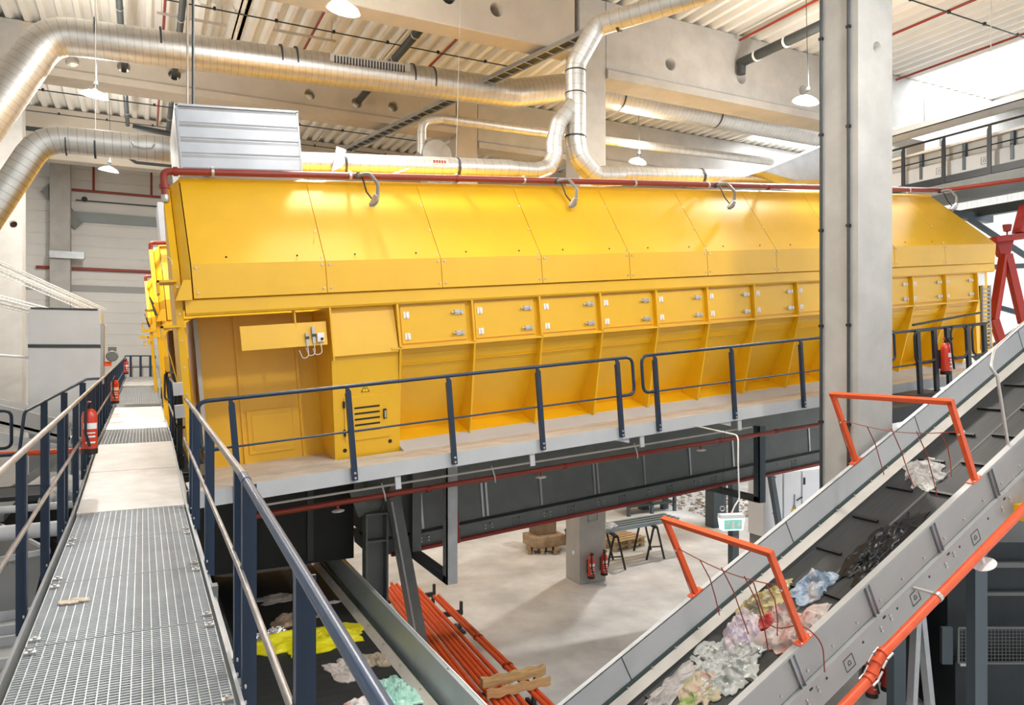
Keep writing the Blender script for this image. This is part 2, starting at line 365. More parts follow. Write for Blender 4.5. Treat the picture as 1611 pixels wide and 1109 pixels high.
# two steel rods rising from the tin box
for k, x in enumerate((.62, .70)):
    tag(MB().tube([(x, 12.5, 9.5), (x, 12.5, 14.4)], .016 + .004*k, 8).build('suspension_pole', (BRASS, DGREY)[k]), 'upright steel pole rising from the tin box to the roof', 'pole', 'twin poles above the tin box')
# Y-branched duct
YD = 12.65
o = thing('branch_duct', 'Y-branched spiral duct dropping from the roof and splitting in two above the yellow housing', 'duct')
GD = GALV
duct_mesh([(11.2, 8.6, 12.75), (8.15, 12.4, 12.25), (7.80, YD, 11.5), (7.80, YD, 9.95), (7.86, YD, 9.62), (8.25, YD, 9.28), (8.9, YD, 9.36)], .205, .34, .2, 24, 6).build('main_run', GD, o)
duct_mesh([(7.82, YD, 10.8), (7.40, YD, 10.25), (7.30, YD, 9.85), (7.32, YD, 9.6), (7.15, YD, 9.32), (6.85, YD, 9.235), (6.3, YD, 9.21)], .165, .22, .2, 22, 5).build('branch', GD, o)
for z in (11.35, 10.9): ring(o, (7.80, YD, z), (0, 0, 1), .215, .012, 'joint_ring')
ring(o, (8.45, 12.1, 12.29), (.62, -.78, .08), .225, .03, 'joint_ring')
ring(o, (7.80, YD, 10.03), (0, 0, 1), .222, .015, 'joint_ring')
# fan with thin duct behind
o = thing('extraction_fan', 'snail-shaped galvanised fan with a thin duct behind the yellow housing', 'fan')
duct_mesh([(6.72, 18.8, 11.0), (6.72, 18.8, 11.95), (7.3, 18.8, 12.08), (9.4, 18.8, 12.1), (19.6, 18.8, 12.32)], .13, .35, .3, 16).build('outlet_duct', GALV, o)
MB().lathe([(.05, -.22), (.42, -.2), (.46, 0), (.42, .2), (.05, .22)], (7.1, 18.8, 11.0), 'y', 28).build('scroll_casing', GALV, o)
duct_mesh([(7.1, 18.8, 10.6), (6.5, 18.8, 10.9)], .2, .1, 2, 16).build('inlet', GALV, o)
MB().bx(6.8, 7.5, 18.5, 19.1, 10.2, 10.6).bx(6.85, 6.95, 18.75, 18.85, 8.3, 10.2).bx(7.35, 7.45, 18.75, 18.85, 8.3, 10.2).build('fan_base', STEEL, o)

# ---------------------------------------------------------------- pendant lamps
for (x, y, r, t) in ((3.09, 12.61, .30, 'hanging nearest the front, at the top edge of the view'), (-1.0, 19.42, .31, 'hanging between the two left-hand spiral ducts'), (-1.0, 27.24, .31, 'hanging below the bright spiral duct before the back wall'), (13.95, 12.33, .31, 'hanging just left of the tall column'), (13.76, 18.65, .29, 'hanging low behind the yellow housing, right of the Y-branched duct'), (8.6, 4.6, .30, 'added unseen over the inclined conveyor to light the housing'), (3.6, 4.2, .30, 'added unseen over the dark belt conveyor to light the housing')):  # last two lamps added out of view to light the housing front
    o = thing('pendant_lamp', 'round white pendant lamp %s' % t, 'lamp', (x, y, 11.6), (R(9), R(7), 0), 'pendant lamps')
    MB().lathe([(.03, .15), (.06, .12), (.14, .10), (.24, .05), (r, -.02), (r, -.03), (r-.01, -.03), (.22, .02), (.02, .06)], n=28).build('lamp_shade', SHADE, o)
    MB().lathe([(.02, -.03), (r-.035, -.03), (r-.035, -.022), (.02, -.02)], n=28).build('diffuser', LAMPE, o)
    MB().lathe([(.05, .2), (.06, .24), (.03, .32), (.01, .34)], n=12).build('lamp_socket', DGREY, o)
    MB().tube([(0, 0, .33), (-.12, .2, 1.3), (-.35, .45, 2.82)], .008, 6).build('cord', DGREY, o)
    l = bpy.data.lights.new('lamp_light', 'AREA'); l.shape = 'DISK'; l.size = .5; l.energy = LAMP_W * (.4 if y < 10 else 1); l.color = (1, .955, .89)
    lo = bpy.data.objects.new('lamp_light', l); col.objects.link(lo); lo.parent = o; lo.location = (0, 0, -.06)
    l = bpy.data.lights.new('added_uplight', 'POINT'); l.shadow_soft_size = .2; l.energy = LAMP_W * UPGLOW * (.4 if y < 10 else 1); l.color = (1, .955, .89)  # extra point light over the shade, brightens the ceiling
    lo = bpy.data.objects.new('added_uplight', l); col.objects.link(lo); lo.parent = o; lo.location = (0, 0, .5)

for y, t in ((7.60, 'near edge'), (8.10, 'far edge')):
    o = tag(MB().tube([(9.50, y, 1.0), (9.50, y, 14.3)], .022, 8).build('conduit', DGREY), 'dark vertical conduit clipped to the shaded side of the tall column, %s' % t, 'conduit', 'column conduits')
    for z in (4.6, 6.1, 7.6, 9.1, 10.6): MB().bx(9.475, 9.527, y-.03, y+.03, z-.02, z+.02).build('conduit_clip', BLACK, o)
# ---------------------------------------------------------------- yellow drum housing (inclined)
INC = R(4.65); MO = (0.5, 9.67, W)
def machine_root(dy, name, label, cat, group=None):
    return thing(name, label, cat, (MO[0], MO[1]+dy, MO[2]), (0, -INC, 0), group)
YF = 5.7          # rear face of the housing (local)
def half(y): return YF - y
def hull(root):
    x0, x1 = .30, 18.3
    MB().prism([(1.02, 2.5), (1.02, 2.94), (1.86, 4.25), (half(1.86), 4.25), (half(1.02), 2.94), (half(1.02), 2.5)], 'x', x0+.03, 17.15).build('hood_body', YEL, root)
    MB().prism([(half(1.9), 4.2), (half(1.9), 4.24), (1.84, 4.285), (1.80, 4.25), (1.84, 4.2)], 'x', x0, 17.2).build('hood_ridge', YEL, root)
    # end collar on the walkway side: tilted bevel and flange
    a = [(1.0, 2.5), (1.0, 2.95), (1.86, 4.26), (half(1.86), 4.26), (half(1.0), 2.95), (half(1.0), 2.5)]
    c = [(1.12, 2.5), (1.12, 2.9), (1.92, 4.16), (half(1.92), 4.16), (half(1.12), 2.9), (half(1.12), 2.5)]
    b = MB(); A = [b.P((x0, *p)) for p in a]; B = [b.P((x0-.12, *p)) for p in c]
    for k in range(6): b.F((A[k], A[(k+1) % 6], B[(k+1) % 6], B[k]))
    b.F(B); b.F(A[::-1]); b.build('end_collar', YEL, root)
    MB().prism([(1.10, 0.1), (1.10, 2.9), (1.90, 4.18), (2.05, 4.18), (1.28, 2.85), (1.28, .1)], 'x', .08, .17).build('end_frame', YELD, root)
    MB().prism([(2.0, 4.18), (half(2.0), 4.18), (half(1.3), 2.8), (half(1.3), .1), (1.25, .1), (1.25, 2.8)], 'x', .14, .18).build('end_wall', YELD, root)
    for z, w_ in ((2.72, .34), (2.12, .30)): MB().bx(-.12, .12, .98, 1.5, z, z+.03).bx(-.12, -.09, .98, 1.5, z-.14, z+.03).build('end_bracket', YELD, root)
    MB().prism([(.08, 2.47), (.29, 2.47), (.29, 2.74), (.20, 2.74)], 'y', .96, .99).build('end_gusset', YEL, root)
    MB().prism([(1.06, 2.27), (1.04, 2.30), (1.04, 2.47), (1.06, 2.49), (1.3, 2.49), (1.3, 2.27)], 'x', .2, 18.32).build('ring_beam', YEL, root)
    MB().bx(.3, 18.25, 1.34, half(1.2), -.1, 2.3).build('rear_shell', YELD, root) if False else None
    MB().prism([(2.3, 2.28), (half(1.15), 2.28), (half(1.15), 1.6), (half(2.1), .0), (2.3, 0)], 'x', .36, 18.2).build('lower_shell', YEL, root)
    return root
root = machine_root(0, 'drum_screen', 'long inclined yellow drum housing with a row of hatch doors, filling the hall', 'machine')
hull(root)
# hood panels
b = MB().prism([(1.0, 2.49), (1.0, 2.95), (1.86, 4.27), (1.90, 4.25), (1.03, 2.94), (1.03, 2.49)], 'x', 0, 1.773)
hp = b.build('hood_panel', YEL, root); hp.location = (.314, 0, 0)
for k in range(1, 9): inst(hp, root, (.314 + 1.785*k, 0, 0))
b = MB(); xa = .314 + 1.785*9
pts = [(1.0, 2.49), (1.0, 2.95), (1.86, 4.27)]
xr = (18.28, 18.38, 17.22)
F_ = [b.P((xa, *p)) for p in pts]; G_ = [b.P((x, *p)) for x, p in zip(xr, pts)]
H_ = [b.P((xa, y+.05, z)) for y, z in pts]; I_ = [b.P((x-.02, y+.06, z-.01)) for x, (y, z) in zip(xr, pts)]
for k in (0, 1): b.F((F_[k], F_[k+1], G_[k+1], G_[k])); b.F((H_[k], H_[k+1], I_[k+1], I_[k]))
b.F((G_[0], G_[1], I_[1], I_[0])); b.F((G_[1], G_[2], I_[2], I_[1])); b.F((F_[2], H_[2], I_[2], G_[2])); b.F((F_[0], H_[0], I_[0], G_[0])); b.F((F_[0], F_[1], H_[1], H_[0])); b.F((F_[1], F_[2], H_[2], H_[1]))
b.build('hood_panel', YEL, root)
MB().slab([(18.36, 1.05, 2.95), (17.2, 1.9, 4.26), (17.2, half(1.9), 4.26), (18.36, half(1.05), 2.95)], .02).build('hip_panel', YEL, root)
MB().bx(18.2, 18.36, 1.05, half(1.05), 2.3, 2.95).build('end_plate', YELD, root)
# bolts beside the hood seams (each pair one washer strip)
sb = MB(); sb.lathe([(.016, 0), (.016, .012), (.006, .014)], (-.055, 0, 0), 'y', 8)
me = sb.mesh('bolt', BRASS)
for k in range(10):
    x = .314 + 1.785*k
    for y, z in ((.985, 2.56), (.985, 2.9), (1.0, 3.0), (1.27, 3.42), (1.56, 3.86)):
        for dx in (0, .11):
            if k == 0 and dx == 0: continue
            if len([1]) and (dx == 0 or z in (2.56, 2.9)):
                o = bpy.data.objects.new('bolt', me); col.objects.link(o); o.parent = root; o.location = (x+dx, y - (0 if z < 2.95 else .012), z)
for k in range(9):
    for dx in (.45, 1.4):
        o = MB().lathe([(.014, 0), (.014, .004)], (0, 0, 0), 'y', 8).build('drain_hole', BLACK, root) if k == 0 and dx == .45 else inst(dh, root, (0, 0, 0))
        if k == 0 and dx == .45: dh = o
        o.location = (.314 + 1.785*k + dx, 1.045, 3.04)
# hatch doors
MB().bx(3.12, 17.9, 1.15, 1.25, 1.62, 2.28).build('door_fascia', YEL, root)
MB().bx(3.0, 17.9, 1.05, 1.25, 1.585, 1.62).build('door_ledge', YEL, root)
RIBS = [3.14, 4.38, 5.61, 6.82, 8.03, 9.24, 10.43, 11.62, 12.82, 14.03, 15.25, 16.45, 17.66]
fin = MB().prism([(1.05, 2.27), (1.05, 1.6), (1.52, .10), (2.02, .12), (1.38, 1.45), (1.26, 1.6), (1.26, 2.27)], 'x', -.016, .016).build('stiffener', YEL, root); fin.location = (RIBS[0], 0, 0)
for x in RIBS[1:]: inst(fin, root, (x, 0, 0))
d0 = MB().bx(.06, 1.14, 1.125, 1.15, 1.66, 2.24).build('hatch_door', YEL, root, .004)
def hinge_mb():
    return MB().bx(-.045, .045, -.012, 0, -.05, .05).tube([(0, -.016, -.05), (0, -.016, .05)], .009, 8)
def latch_mb():
    b = MB().bx(-.05, .05, -.025, 0, -.035, .035); b.bx(-.10, .06, -.05, -.025, -.008, .008); b.tube([(-.13, -.045, -.005), (-.05, -.045, 0)], .011, 8); b.bx(.05, .085, -.04, 0, -.03, .03)
    return b
hm, lm = hinge_mb().mesh('hinge', WHITE), latch_mb().mesh('latch', BRASS)
for k, x in enumerate(RIBS[:-1]):
    d = d0 if k == 0 else inst(d0, root, (x, 0, 0)); d.location = (x, 0, 0)
    for z in (2.10, 1.77):
        for nm, m_, dx in (('hinge', hm, .15), ('latch', lm, 1.0)):
            o = bpy.data.objects.new(nm, m_); col.objects.link(o); o.parent = d; o.location = (dx, 1.125, z)
# hopper slope
MB().prism([(1.18, 1.6), (1.22, 1.45), (1.34, 1.25), (2.06, .14), (2.2, .14), (2.2, 1.6)], 'x', 3.12, 18.0).build('hopper_wall', YEL, root)
for y, z in ((1.205, 1.5), (1.27, 1.34)): MB().bx(3.15, 17.66, y-.012, y+.01, z-.008, z).build('weld_strip', YELD, root)
MB().prism([(2.06, .26), (1.62, .125), (1.62, .09), (2.1, .09)], 'x', 3.12, 18.0).build('hopper_ledge', YEL, root)
MB().prism([(1.62, .118), (1.17, .0), (1.17, -.04), (2.1, -.04), (2.1, .118)], 'x', 3.12, 18.0).build('kick_plate', GPAINT, root)
# control cabinet bay
def face_y(z): return 1.42 - (z / 1.58) * .30
MB().prism([(1.12, 1.58), (1.42, -.01), (2.3, -.01), (2.3, 1.58)], 'x', 2.1, 3.12).build('control_cabinet', YEL, root)
MB().prism([(1.17, 2.28), (1.06, 1.56), (1.09, 1.54), (2.3, 1.56), (2.3, 2.28)], 'x', 2.13, 3.11).build('slanted_panel', YEL, root)
MB().bx(2.105, 2.13, 1.04, 2.3, 1.5, 2.28).build('side_rib', YEL, root)
tilt = math.atan2(.30, 1.58)
cf = bpy.data.objects.new('cabinet_door', None)
fm = Matrix.Translation((2.1, 1.42, 0)) @ Matrix.Rotation(tilt, 4, 'X')
def onface(mb): mb.M = fm; return mb
cab = onface(MB()).bx(.16, .86, -.02, 0, .26, .95).build('cabinet_door', YEL, root, .004)
for z in (.77, .68, .59, .50, .41): onface(MB()).bx(.31, .70, -.026, -.015, z-.013, z+.013).build('louvre_slot', BLACK, cab)
onface(MB()).bx(.755, .80, -.05, -.018, .56, .71).build('handle', BLACK, cab)
onface(MB()).bx(.765, .79, -.06, -.048, .58, .69).build('handle_inlay', BRASS, cab)
for z in (.40, .84): onface(MB()).bx(.14, .17, -.035, 0, z-.05, z+.05).build('hinge', BLACK, cab)
sign = onface(MB()).prism([(.42, 1.0), (.56, 1.0), (.49, 1.12)], 'y', -.004, 0).build('warning_sign', BLACK, root)
onface(MB()).prism([(.438, 1.01), (.542, 1.01), (.49, 1.1)], 'y', -.006, -.003).build('sign_face', SIGNY, sign)
onface(MB()).prism([(.495, 1.085), (.475, 1.05), (.488, 1.05), (.482, 1.02), (.505, 1.06), (.492, 1.06)], 'y', -.008, -.005).build('lightning_mark', BLACK, sign)
for x, z in ((.15, .12), (.86, .17)): onface(MB()).lathe([(.032, -.004), (.032, .004)], (x, 0, z), 'y', 16).build('round_hole', BLACK, root)
# recessed bay with inspection hatch and sensor plate
MB().bx(.38, 2.1, 2.24, 2.32, -.01, 2.28).build('recess_panel', YEL, root)
MB().bx(.34, .40, 2.16, 2.32, -.01, 2.27).build('corner_strip', GPAINT, root)
for x in (.92, 1.80): MB().bx(x-.02, x+.02, 2.20, 2.25, 0, 2.27).build('stiffener', YEL, root)
h = MB().bx(.98, 1.66, 2.215, 2.245, .13, .80).build('inspection_hatch', YEL, root, .004)
MB().bx(1.05, 1.59, 2.20, 2.217, .20, .73).build('hatch_cover', YEL, h)
mp = MB().slab([(.87, 1.10, 1.74), (2.05, 1.10, 1.74), (2.06, 1.15, 2.08), (.87, 1.15, 2.08)], .02).build('sensor_plate', YEL, root)
for x in (1.63,): MB().prism([(1.12, 1.98), (1.13, 2.27), (1.3, 2.27)], 'x', x-.01, x+.01).build('plate_bracket', YEL, mp)
for x, z0, z1 in ((1.765, 1.74, 1.93), (1.86, 1.77, 2.02)):
    s_ = MB().bx(x-.02, x+.02, 1.06, 1.10, z0, z1).build('door_sensor', BRASS, mp)
    MB().bx(x-.025, x+.025, 1.05, 1.07, z0+.1, z0+.14).build('sensor_band', DGREY, s_)
    MB().tube(fillet([(x, 1.08, z0), (x, 1.07, z0-.15), (x-.08, 1.09, z0-.18), (x-.12, 1.1, z0-.05)], .06), .006, 6).build('sensor_cable', PVC, s_)
s_ = MB().bx(1.90, 2.0, 1.03, 1.10, 1.79, 1.92).build('switch_box', WHITE, mp, .008)
MB().lathe([(.02, -.02), (.02, .02)], (1.965, 1.03, 1.83), 'y', 12).build('switch_knob', BLACK, s_)
MB().tube(fillet([(1.95, 1.07, 1.79), (1.96, 1.06, 1.62), (1.86, 1.08, 1.60), (1.84, 1.1, 1.70)], .06), .006, 6).build('switch_cable', PVC, s_)
# right end: notice, ladder steps
MB().bx(17.75, 18.05, 1.12, 1.14, 1.95, 2.3).build('notice', WHITE, root)
MB().bx(17.66, 18.2, 1.15, 1.3, .3, 2.28).build('end_panel', YEL, root)
for k in range(6): MB().bx(17.1, 17.4, .62, .74, .12+k*.16, .15+k*.16).build('ladder_rung', YEL, root)
for s in (17.1, 17.4): MB().bx(s-.015, s+.015, .64, .72, .05, 1.1).build('ladder_rail', YEL, root)

for z in (1.22, .92): MB().bx(-.04, .08, 1.00, 1.10, z, z+.17).build('junction_box', BRASS, root)
MB().tube([(-.04, 1.02, 2.1), (-.10, 1.0, 1.95), (-.04, 1.0, 1.75), (.02, 1.0, 1.4)], .006, 6).build('end_cable', YELD, root)
MB().tube([(.02 + .07*math.cos(i*.5), 1.06, 2.95 + .12*math.sin(i*.5)) for i in range(9)], .004, 6).build('cable_loop', PVC, root)
for k in range(7): MB().lathe([(.016, -.012), (.016, 0)], (.125, 1.10, .5 + .36*k), 'y', 8).build('bolt', BRASS, root)
# the two further housings behind, only their ends in sight
for k, (dy, t) in enumerate(((7.5, 'second yellow drum housing directly behind the first, only its end showing'), (16.0, 'third yellow drum housing furthest back by the walkway, only its end showing'))):
    r2 = machine_root(dy, 'drum_screen', t, 'machine', 'yellow drum housings behind')
    r2.location.x -= (.12, .20)[k]
    hull(r2)
    MB().prism([(1.0, 2.49), (1.0, 2.95), (1.86, 4.27), (1.90, 4.25), (1.03, 2.94), (1.03, 2.49)], 'x', .314, 17.2).build('hood_cladding', YEL, r2)
    MB().prism([(1.18, 2.28), (1.18, 1.6), (2.06, .14), (2.32, 0), (2.32, 2.28)], 'x', .42, 17.8).build('hopper_wall', YEL, r2)
    MB().tube(fillet([(.12, 1.7, 4.16), (.12, 1.7, 4.31), (17.9, 1.7, 4.31)], .1), .05, 10).build('red_pipe', RED, r2)
    MB().bx(.35, 2.05, 1.95, 3.9, 4.27, 5.3).build('vent_box', GALVB, r2)
    MB().tube([(.1, .95, 2.6), (.0, .93, 3.0), (.05, .93, 2.85)], .03, 8).build('hose', BLACK, r2)
    MB().bx(-.22, .02, 1.0, 1.3, 2.25, 2.32).build('valve_bracket', YELD, r2)

# red pipe along the hood edge
pr = machine_root(0, 'sprinkler_pipe', 'glossy red pipe clipped along the upper edge of the yellow housing', 'pipe')
MB().tube(fillet([(.10, 1.72, 3.98), (.10, 1.70, 4.33), (.30, 1.70, 4.33), (17.5, 1.70, 4.36), (17.78, 1.25, 4.36), (18.1, .2, 4.33), (18.6, -1.4, 4.30)], .12), .05, 14).build('pipe_run', RED, pr)
MB().lathe([(.065, -.03), (.065, .03)], (.10, 1.71, 4.12), 'z', 14).build('coupling', DRED, pr); MB().lathe([(.065, -.03), (.065, .03)], (.26, 1.70, 4.33), 'x', 14).build('coupling', DRED, pr)
MB().lathe([(.04, -.06), (.055, -.04), (.055, .04), (.04, .06)], (.10, 1.72, 3.96), 'z', 12).build('drain_valve', BRASS, pr)
for x in (.75, 2.75, 4.55, 5.82, 8.2, 10.0, 11.65, 14.0, 16.2):
    c = MB().lathe([(.062, -.02), (.062, .02)], (x, 1.70, 4.335), 'x', 12).build('pipe_clamp', DRED if x in (4.55, 11.65) else BRASS, pr)
    MB().bx(x-.02, x+.02, 1.70, 1.9, 4.36, 4.42).build('clamp_arm', BRASS, c)
pr2 = machine_root(0, 'conduit', 'thin white cable conduit lying along the top edge behind the red pipe', 'conduit')
MB().tube([(2.4, 1.86, 4.40), (17.8, 1.86, 4.44)], .022, 8).build('conduit_run', PVC, pr2)
for x in (3.4, 6.1, 10.2): MB().bar((x, 1.84, 4.38), (x+.35, 1.80, 4.50), .03, .03).build('elbow_bracket', BRASS, pr2)
# hose loops with spray heads
for x, t in ((2.98, 'first from the tin box'), (6.59, 'second from the tin box'), (10.30, 'third from the tin box'), (17.45, 'right of the tall column')):
    h = machine_root(0, 'spray_hose', 'grey hose loop with spray head on the yellow hood, %s' % t, 'hose', 'spray hoses on the hood')
    MB().tube(fillet([(x-.12, 1.64, 4.33), (x+.02, 1.50, 4.34), (x+.12, 1.40, 4.15), (x+.08, 1.42, 3.86), (x-.02, 1.48, 3.84)], .12, 6), .028, 10).build('hose_loop', HOSE, h)
    MB().tube([(x+.02, 1.50, 3.84), (x+.08, 1.38, 3.98)], .05, 12).build('spray_head', BRASS, h)
    MB().tube(fillet([(x-.06, 1.62, 4.30), (x-.04, 1.52, 4.05), (x+.03, 1.46, 3.92)], .1), .012, 8).build('thin_hose', BLACK, h)
    MB().lathe([(.05, -.03), (.05, .03)], (x-.12, 1.66, 4.33), 'y', 12).build('hose_coupling', DGREY, h)
# tin box on top
tb = machine_root(0, 'vent_box', 'galvanised sheet-metal box standing on top of the yellow housing', 'vent box')
b = MB(); zz = [4.27, 4.42, 4.64, 4.86, 5.08, 5.33]
prof = []
for a, c in zip(zz, zz[1:]): prof += [(1.936, a+.004), (1.93, a+.03), (1.924, c-.05), (1.936, c-.004)]
b.prism(prof + [(3.94, 5.33), (3.94, 4.27)], 'x', .36, 2.06); b.build('box_body', GALVB, tb)
for x in (.36, 2.06): MB().bx(x-.015, x+.015, 1.92, 1.96, 4.27, 5.35).build('corner_strip', STEEL, tb)
MB().bx(.34, 2.08, 1.92, 3.96, 5.33, 5.36).build('box_lid', GALVB, tb)
MB().prism([(3.94, 4.3), (3.94, 5.3), (1.95, 5.3), (1.95, 4.3)], 'x', .33, .36).build('side_flange', WHITE, tb)
# duct from the tin box along the machine
dm = machine_root(0, 'spiral_duct', 'spiral duct running from the tin box along the top of the yellow housing', 'duct')
duct_mesh([(2.06, 2.95, 4.80), (6.25, 2.98, 4.82)], .185, .3, .17, 24).build('duct_run', GALV, dm)
for x in (3.0, 5.1): MB().tube([(x-.02, 2.95, 4.81), (x+.02, 2.95, 4.81)], .195, 24).build('clamp_ring', DGREY, dm)
MB().slab([(2.72, 2.72, 4.62), (2.84, 2.74, 5.06), (3.0, 2.72, 5.0), (2.9, 2.70, 4.7)], .03).build('damper_flange', GALVB, dm)
st = MB().bx(4.55, 4.85, 2.758, 2.764, 4.82, 4.91).build('duct_label', WHITE, dm)
for k in range(5): MB().bx(4.575+k*.052, 4.613+k*.052, 2.753, 2.759, 4.84, 4.89).build('label_mark', RED, st)
MB().tube([(5.1, 2.95, 4.9), (5.6, 2.95, 9.4)], .004, 6).build('hanger_wire', BRASS, dm)
d3 = machine_root(0, 'spiral_duct', 'spiral duct along the rear top of the yellow housing, narrowing toward the tall column', 'duct')
duct_mesh([(8.35, 2.98, 4.79), (13.6, 2.9, 4.80), (17.0, 2.9, 4.82)], .17, .3, .13, 22).build('duct_run', GALV, d3)
MB().tube([(10.9, 2.94, 4.79), (10.95, 2.94, 4.79)], .185, 24).build('clamp_ring', DGREY, d3)
MB().slab([(12.2, 2.35, 4.82), (14.4, 2.35, 5.55), (14.8, 2.35, 4.70), (13.2, 2.35, 4.65)], .5).build('transition_hood', STEEL, d3)
# ---------------------------------------------------------------- platform along the housing
pf = machine_root(0, 'service_platform', 'narrow beige service platform with pale fascia running along the foot of the yellow housing', 'platform')
b = MB(); x = .02
def dz(y): return .085 - y*.065
while x < 17.6:
    for ya, yb, sh in ((.02, .74, 0), (.746, 1.36, .4)):
        xa, xb = max(.02, x - sh), min(x - sh + 1.48, 17.6)
        if xb > xa + .05: b.slab([(xa, ya, dz(ya)), (xb, ya, dz(ya)), (xb, yb, dz(yb)), (xa, yb, dz(yb))], -.03)
    x += 1.485
b.slab([(.35, 1.365, dz(1.365)), (2.12, 1.365, dz(1.365)), (2.12, 2.26, 0), (.35, 2.26, 0)], -.03)
b.build('deck_plate', PLATE, pf)
MB().slab([(.02, .741, dz(.741)+.0015), (17.6, .741, dz(.741)+.0015), (17.6, .750, dz(.75)+.0015), (.02, .750, dz(.75)+.0015)], -.01).build('deck_joint', mat('joint brown', (.22, .16, .11), .8), pf)
MB().bx(-.0, 17.6, -.0, .02, -.115, .088).bx(-.0, 17.6, .02, .10, -.115, -.095).build('fascia', GPAINT, pf)
MB().bx(0, 17.6, .62, .72, -.20, .0).build('stringer', MGREY, pf)
for x in (2.62, 4.72, 6.75, 8.86, 11.0): MB().bx(x-.04, x+.04, .02, .05, -.30, -.115).build('hanger', GPAINT, pf)
for x in (6.5, 8.66): MB().prism([(x-.3, -.115), (x, -.115), (x, -.20)], 'y', .03, .06).build('gusset', GPAINT, pf)
def post(parent, x, z0, z1, m, bolts=True, y=-.03):
    p = MB().prism([(x-.035, z0), (x+.035, z0), (x+.035, z1-.06), (x, z1), (x-.035, z1)], 'y', y-.02, y+.005).bx(x-.04, x-.025, y-.04, y+.03, z0, z1-.08).build('post', m, parent)
    if bolts:
        for z in (z0+.035, z0+.10): MB().lathe([(.016, -.012), (.016, 0)], (x, y-.022, z), 'y', 8).build('bolt', BRASS, p)
    return p
def loop_end(xa, xr, z0, z1, r=.10):
    return [(xa, z0), (xr, z0), (xr, z1), (xa, z1)]
def rail_section(label, x0, x1, posts, group):
    rl = machine_root(0, 'guard_rail', label, 'railing', group)
    # handrail bends down at both ends and returns as the knee rail
    pts = fillet([(x0, -.03, .58), (x0, -.03, 1.18), (x1, -.03, 1.18), (x1, -.03, .58)], .13, 6)
    pts = [Vector((x0+.25, -.03, .58))] + fillet([(x0+.25, -.03, .58), (x0, -.03, .58), (x0, -.03, 1.18), (x1, -.03, 1.18), (x1, -.03, .58), (x1-.25, -.03, .58)], .13, 6)[1:]
    MB().tube(pts, .026, 10).build('handrail', NAVY, rl)
    MB().tube([(x0+.2, -.03, .58), (x1-.2, -.03, .58)], .014, 8).build('knee_rail', NAVY, rl)
    for x in posts: post(rl, x, -.075, 1.17, NAVY)
rail_section('dark blue guard rail in front of the control cabinet, left part of the platform edge', .175, 6.62, (.57, 2.02, 3.45, 4.89, 6.33), 'guard rails along the housing')
rail_section('dark blue guard rail right of the rail gap, running behind the tall column', 6.80, 13.0, (7.07, 8.72, 10.40, 11.9), 'guard rails along the housing')
# dark landing and looped rails at the right end
ld = machine_root(0, 'stair_landing', 'black steel landing with looped rails at the right end of the platform', 'landing')
MB().bx(11.5, 15.2, -1.0, -.02, -.42, -.16).build('landing_deck', NAVYD, ld)
MB().bx(11.5, 15.2, -1.05, -1.0, -.75, -.62).build('edge_strip', GPAINT, ld)
MB().tube([(11.7, -.6, 1.17), (15.1, -.6, 1.16)], .028, 8).build('handrail', NAVYD, ld)
MB().tube([(11.7, -.6, .52), (15.1, -.6, .52)], .018, 8).build('knee_rail', NAVYD, ld)
for x in (12.85, 13.35, 13.75, 14.4, 14.95): MB().bx(x-.05, x+.05, -.66, -.6, -.2, 1.15).build('post', NAVYD, ld)
for x, w_ in ((13.05, .62), (14.1, .5), (14.75, .42)):
    MB().tube([(x + p[0], -.64, .85 + p[1]) for p in rrect(w_, .60, .13)], .022, 8, True).build('rail_loop', NAVYD, ld)
MB().tube([(13.6, -.03, 1.24), (15.9, -.03, 1.36)], .024, 8).build('rear_handrail', NAVYD, ld)
MB().bx(12.55, 13.5, -.7, -.2, -.16, -.05).build('step', NAVYD, ld)

# ---------------------------------------------------------------- fire extinguishers
def extinguisher(name_label, loc, s=1.0, rz=0, group='fire extinguishers'):
    e = thing('fire_extinguisher', name_label, 'fire extinguisher', loc, (0, 0, rz), group); e.scale = (s, s, s)
    MB().lathe([(.07, 0), (.085, .02), (.085, .44), (.075, .49), (.045, .525), (.03, .54)], n=20).build('cylinder', EXTR, e)
    MB().lathe([(.087, 0), (.090, .01), (.090, .06), (.086, .065)], n=20).build('foot_ring', BLACK, e)
    for z0, z1, a in ((.30, .37, 1), (.20, .22, .7), (.13, .15, .7), (.245, .26, .7)):
        b = MB(); n = 8; A = []; B = []
        for k in range(n+1):
            t = -math.pi/2 + (k/n - .5)*1.9*a; A.append(b.P((.0865*math.cos(t), .0865*math.sin(t), z0))); B.append(b.P((.0865*math.cos(t), .0865*math.sin(t), z1)))
        for k in range(n): b.F((A[k], A[k+1], B[k+1], B[k]), True)
        b.build('label_band', WHITE, e)
    MB().lathe([(.03, .53), (.035, .55), (.02, .60)], n=12).bx(-.012, .012, -.11, .03, .60, .62).bx(-.012, .012, -.09, .02, .565, .58).build('valve_head', BLACK, e)
    MB().lathe([(.012, 0), (.02, .02), (.02, .04)], (0, .03, .585), 'z', 10).build('gauge', ORANGE, e)
    MB().tube(fillet([(.0, -.02, .59), (-.05, -.09, .55), (-.055, -.115, .26), (-.01, -.125, .10)], .06, 5), .017, 8).build('hose', BLACK, e)
    MB().bx(-.05, .05, .08, .12, .1, .42).build('wall_bracket', BLACK, e)
    return e

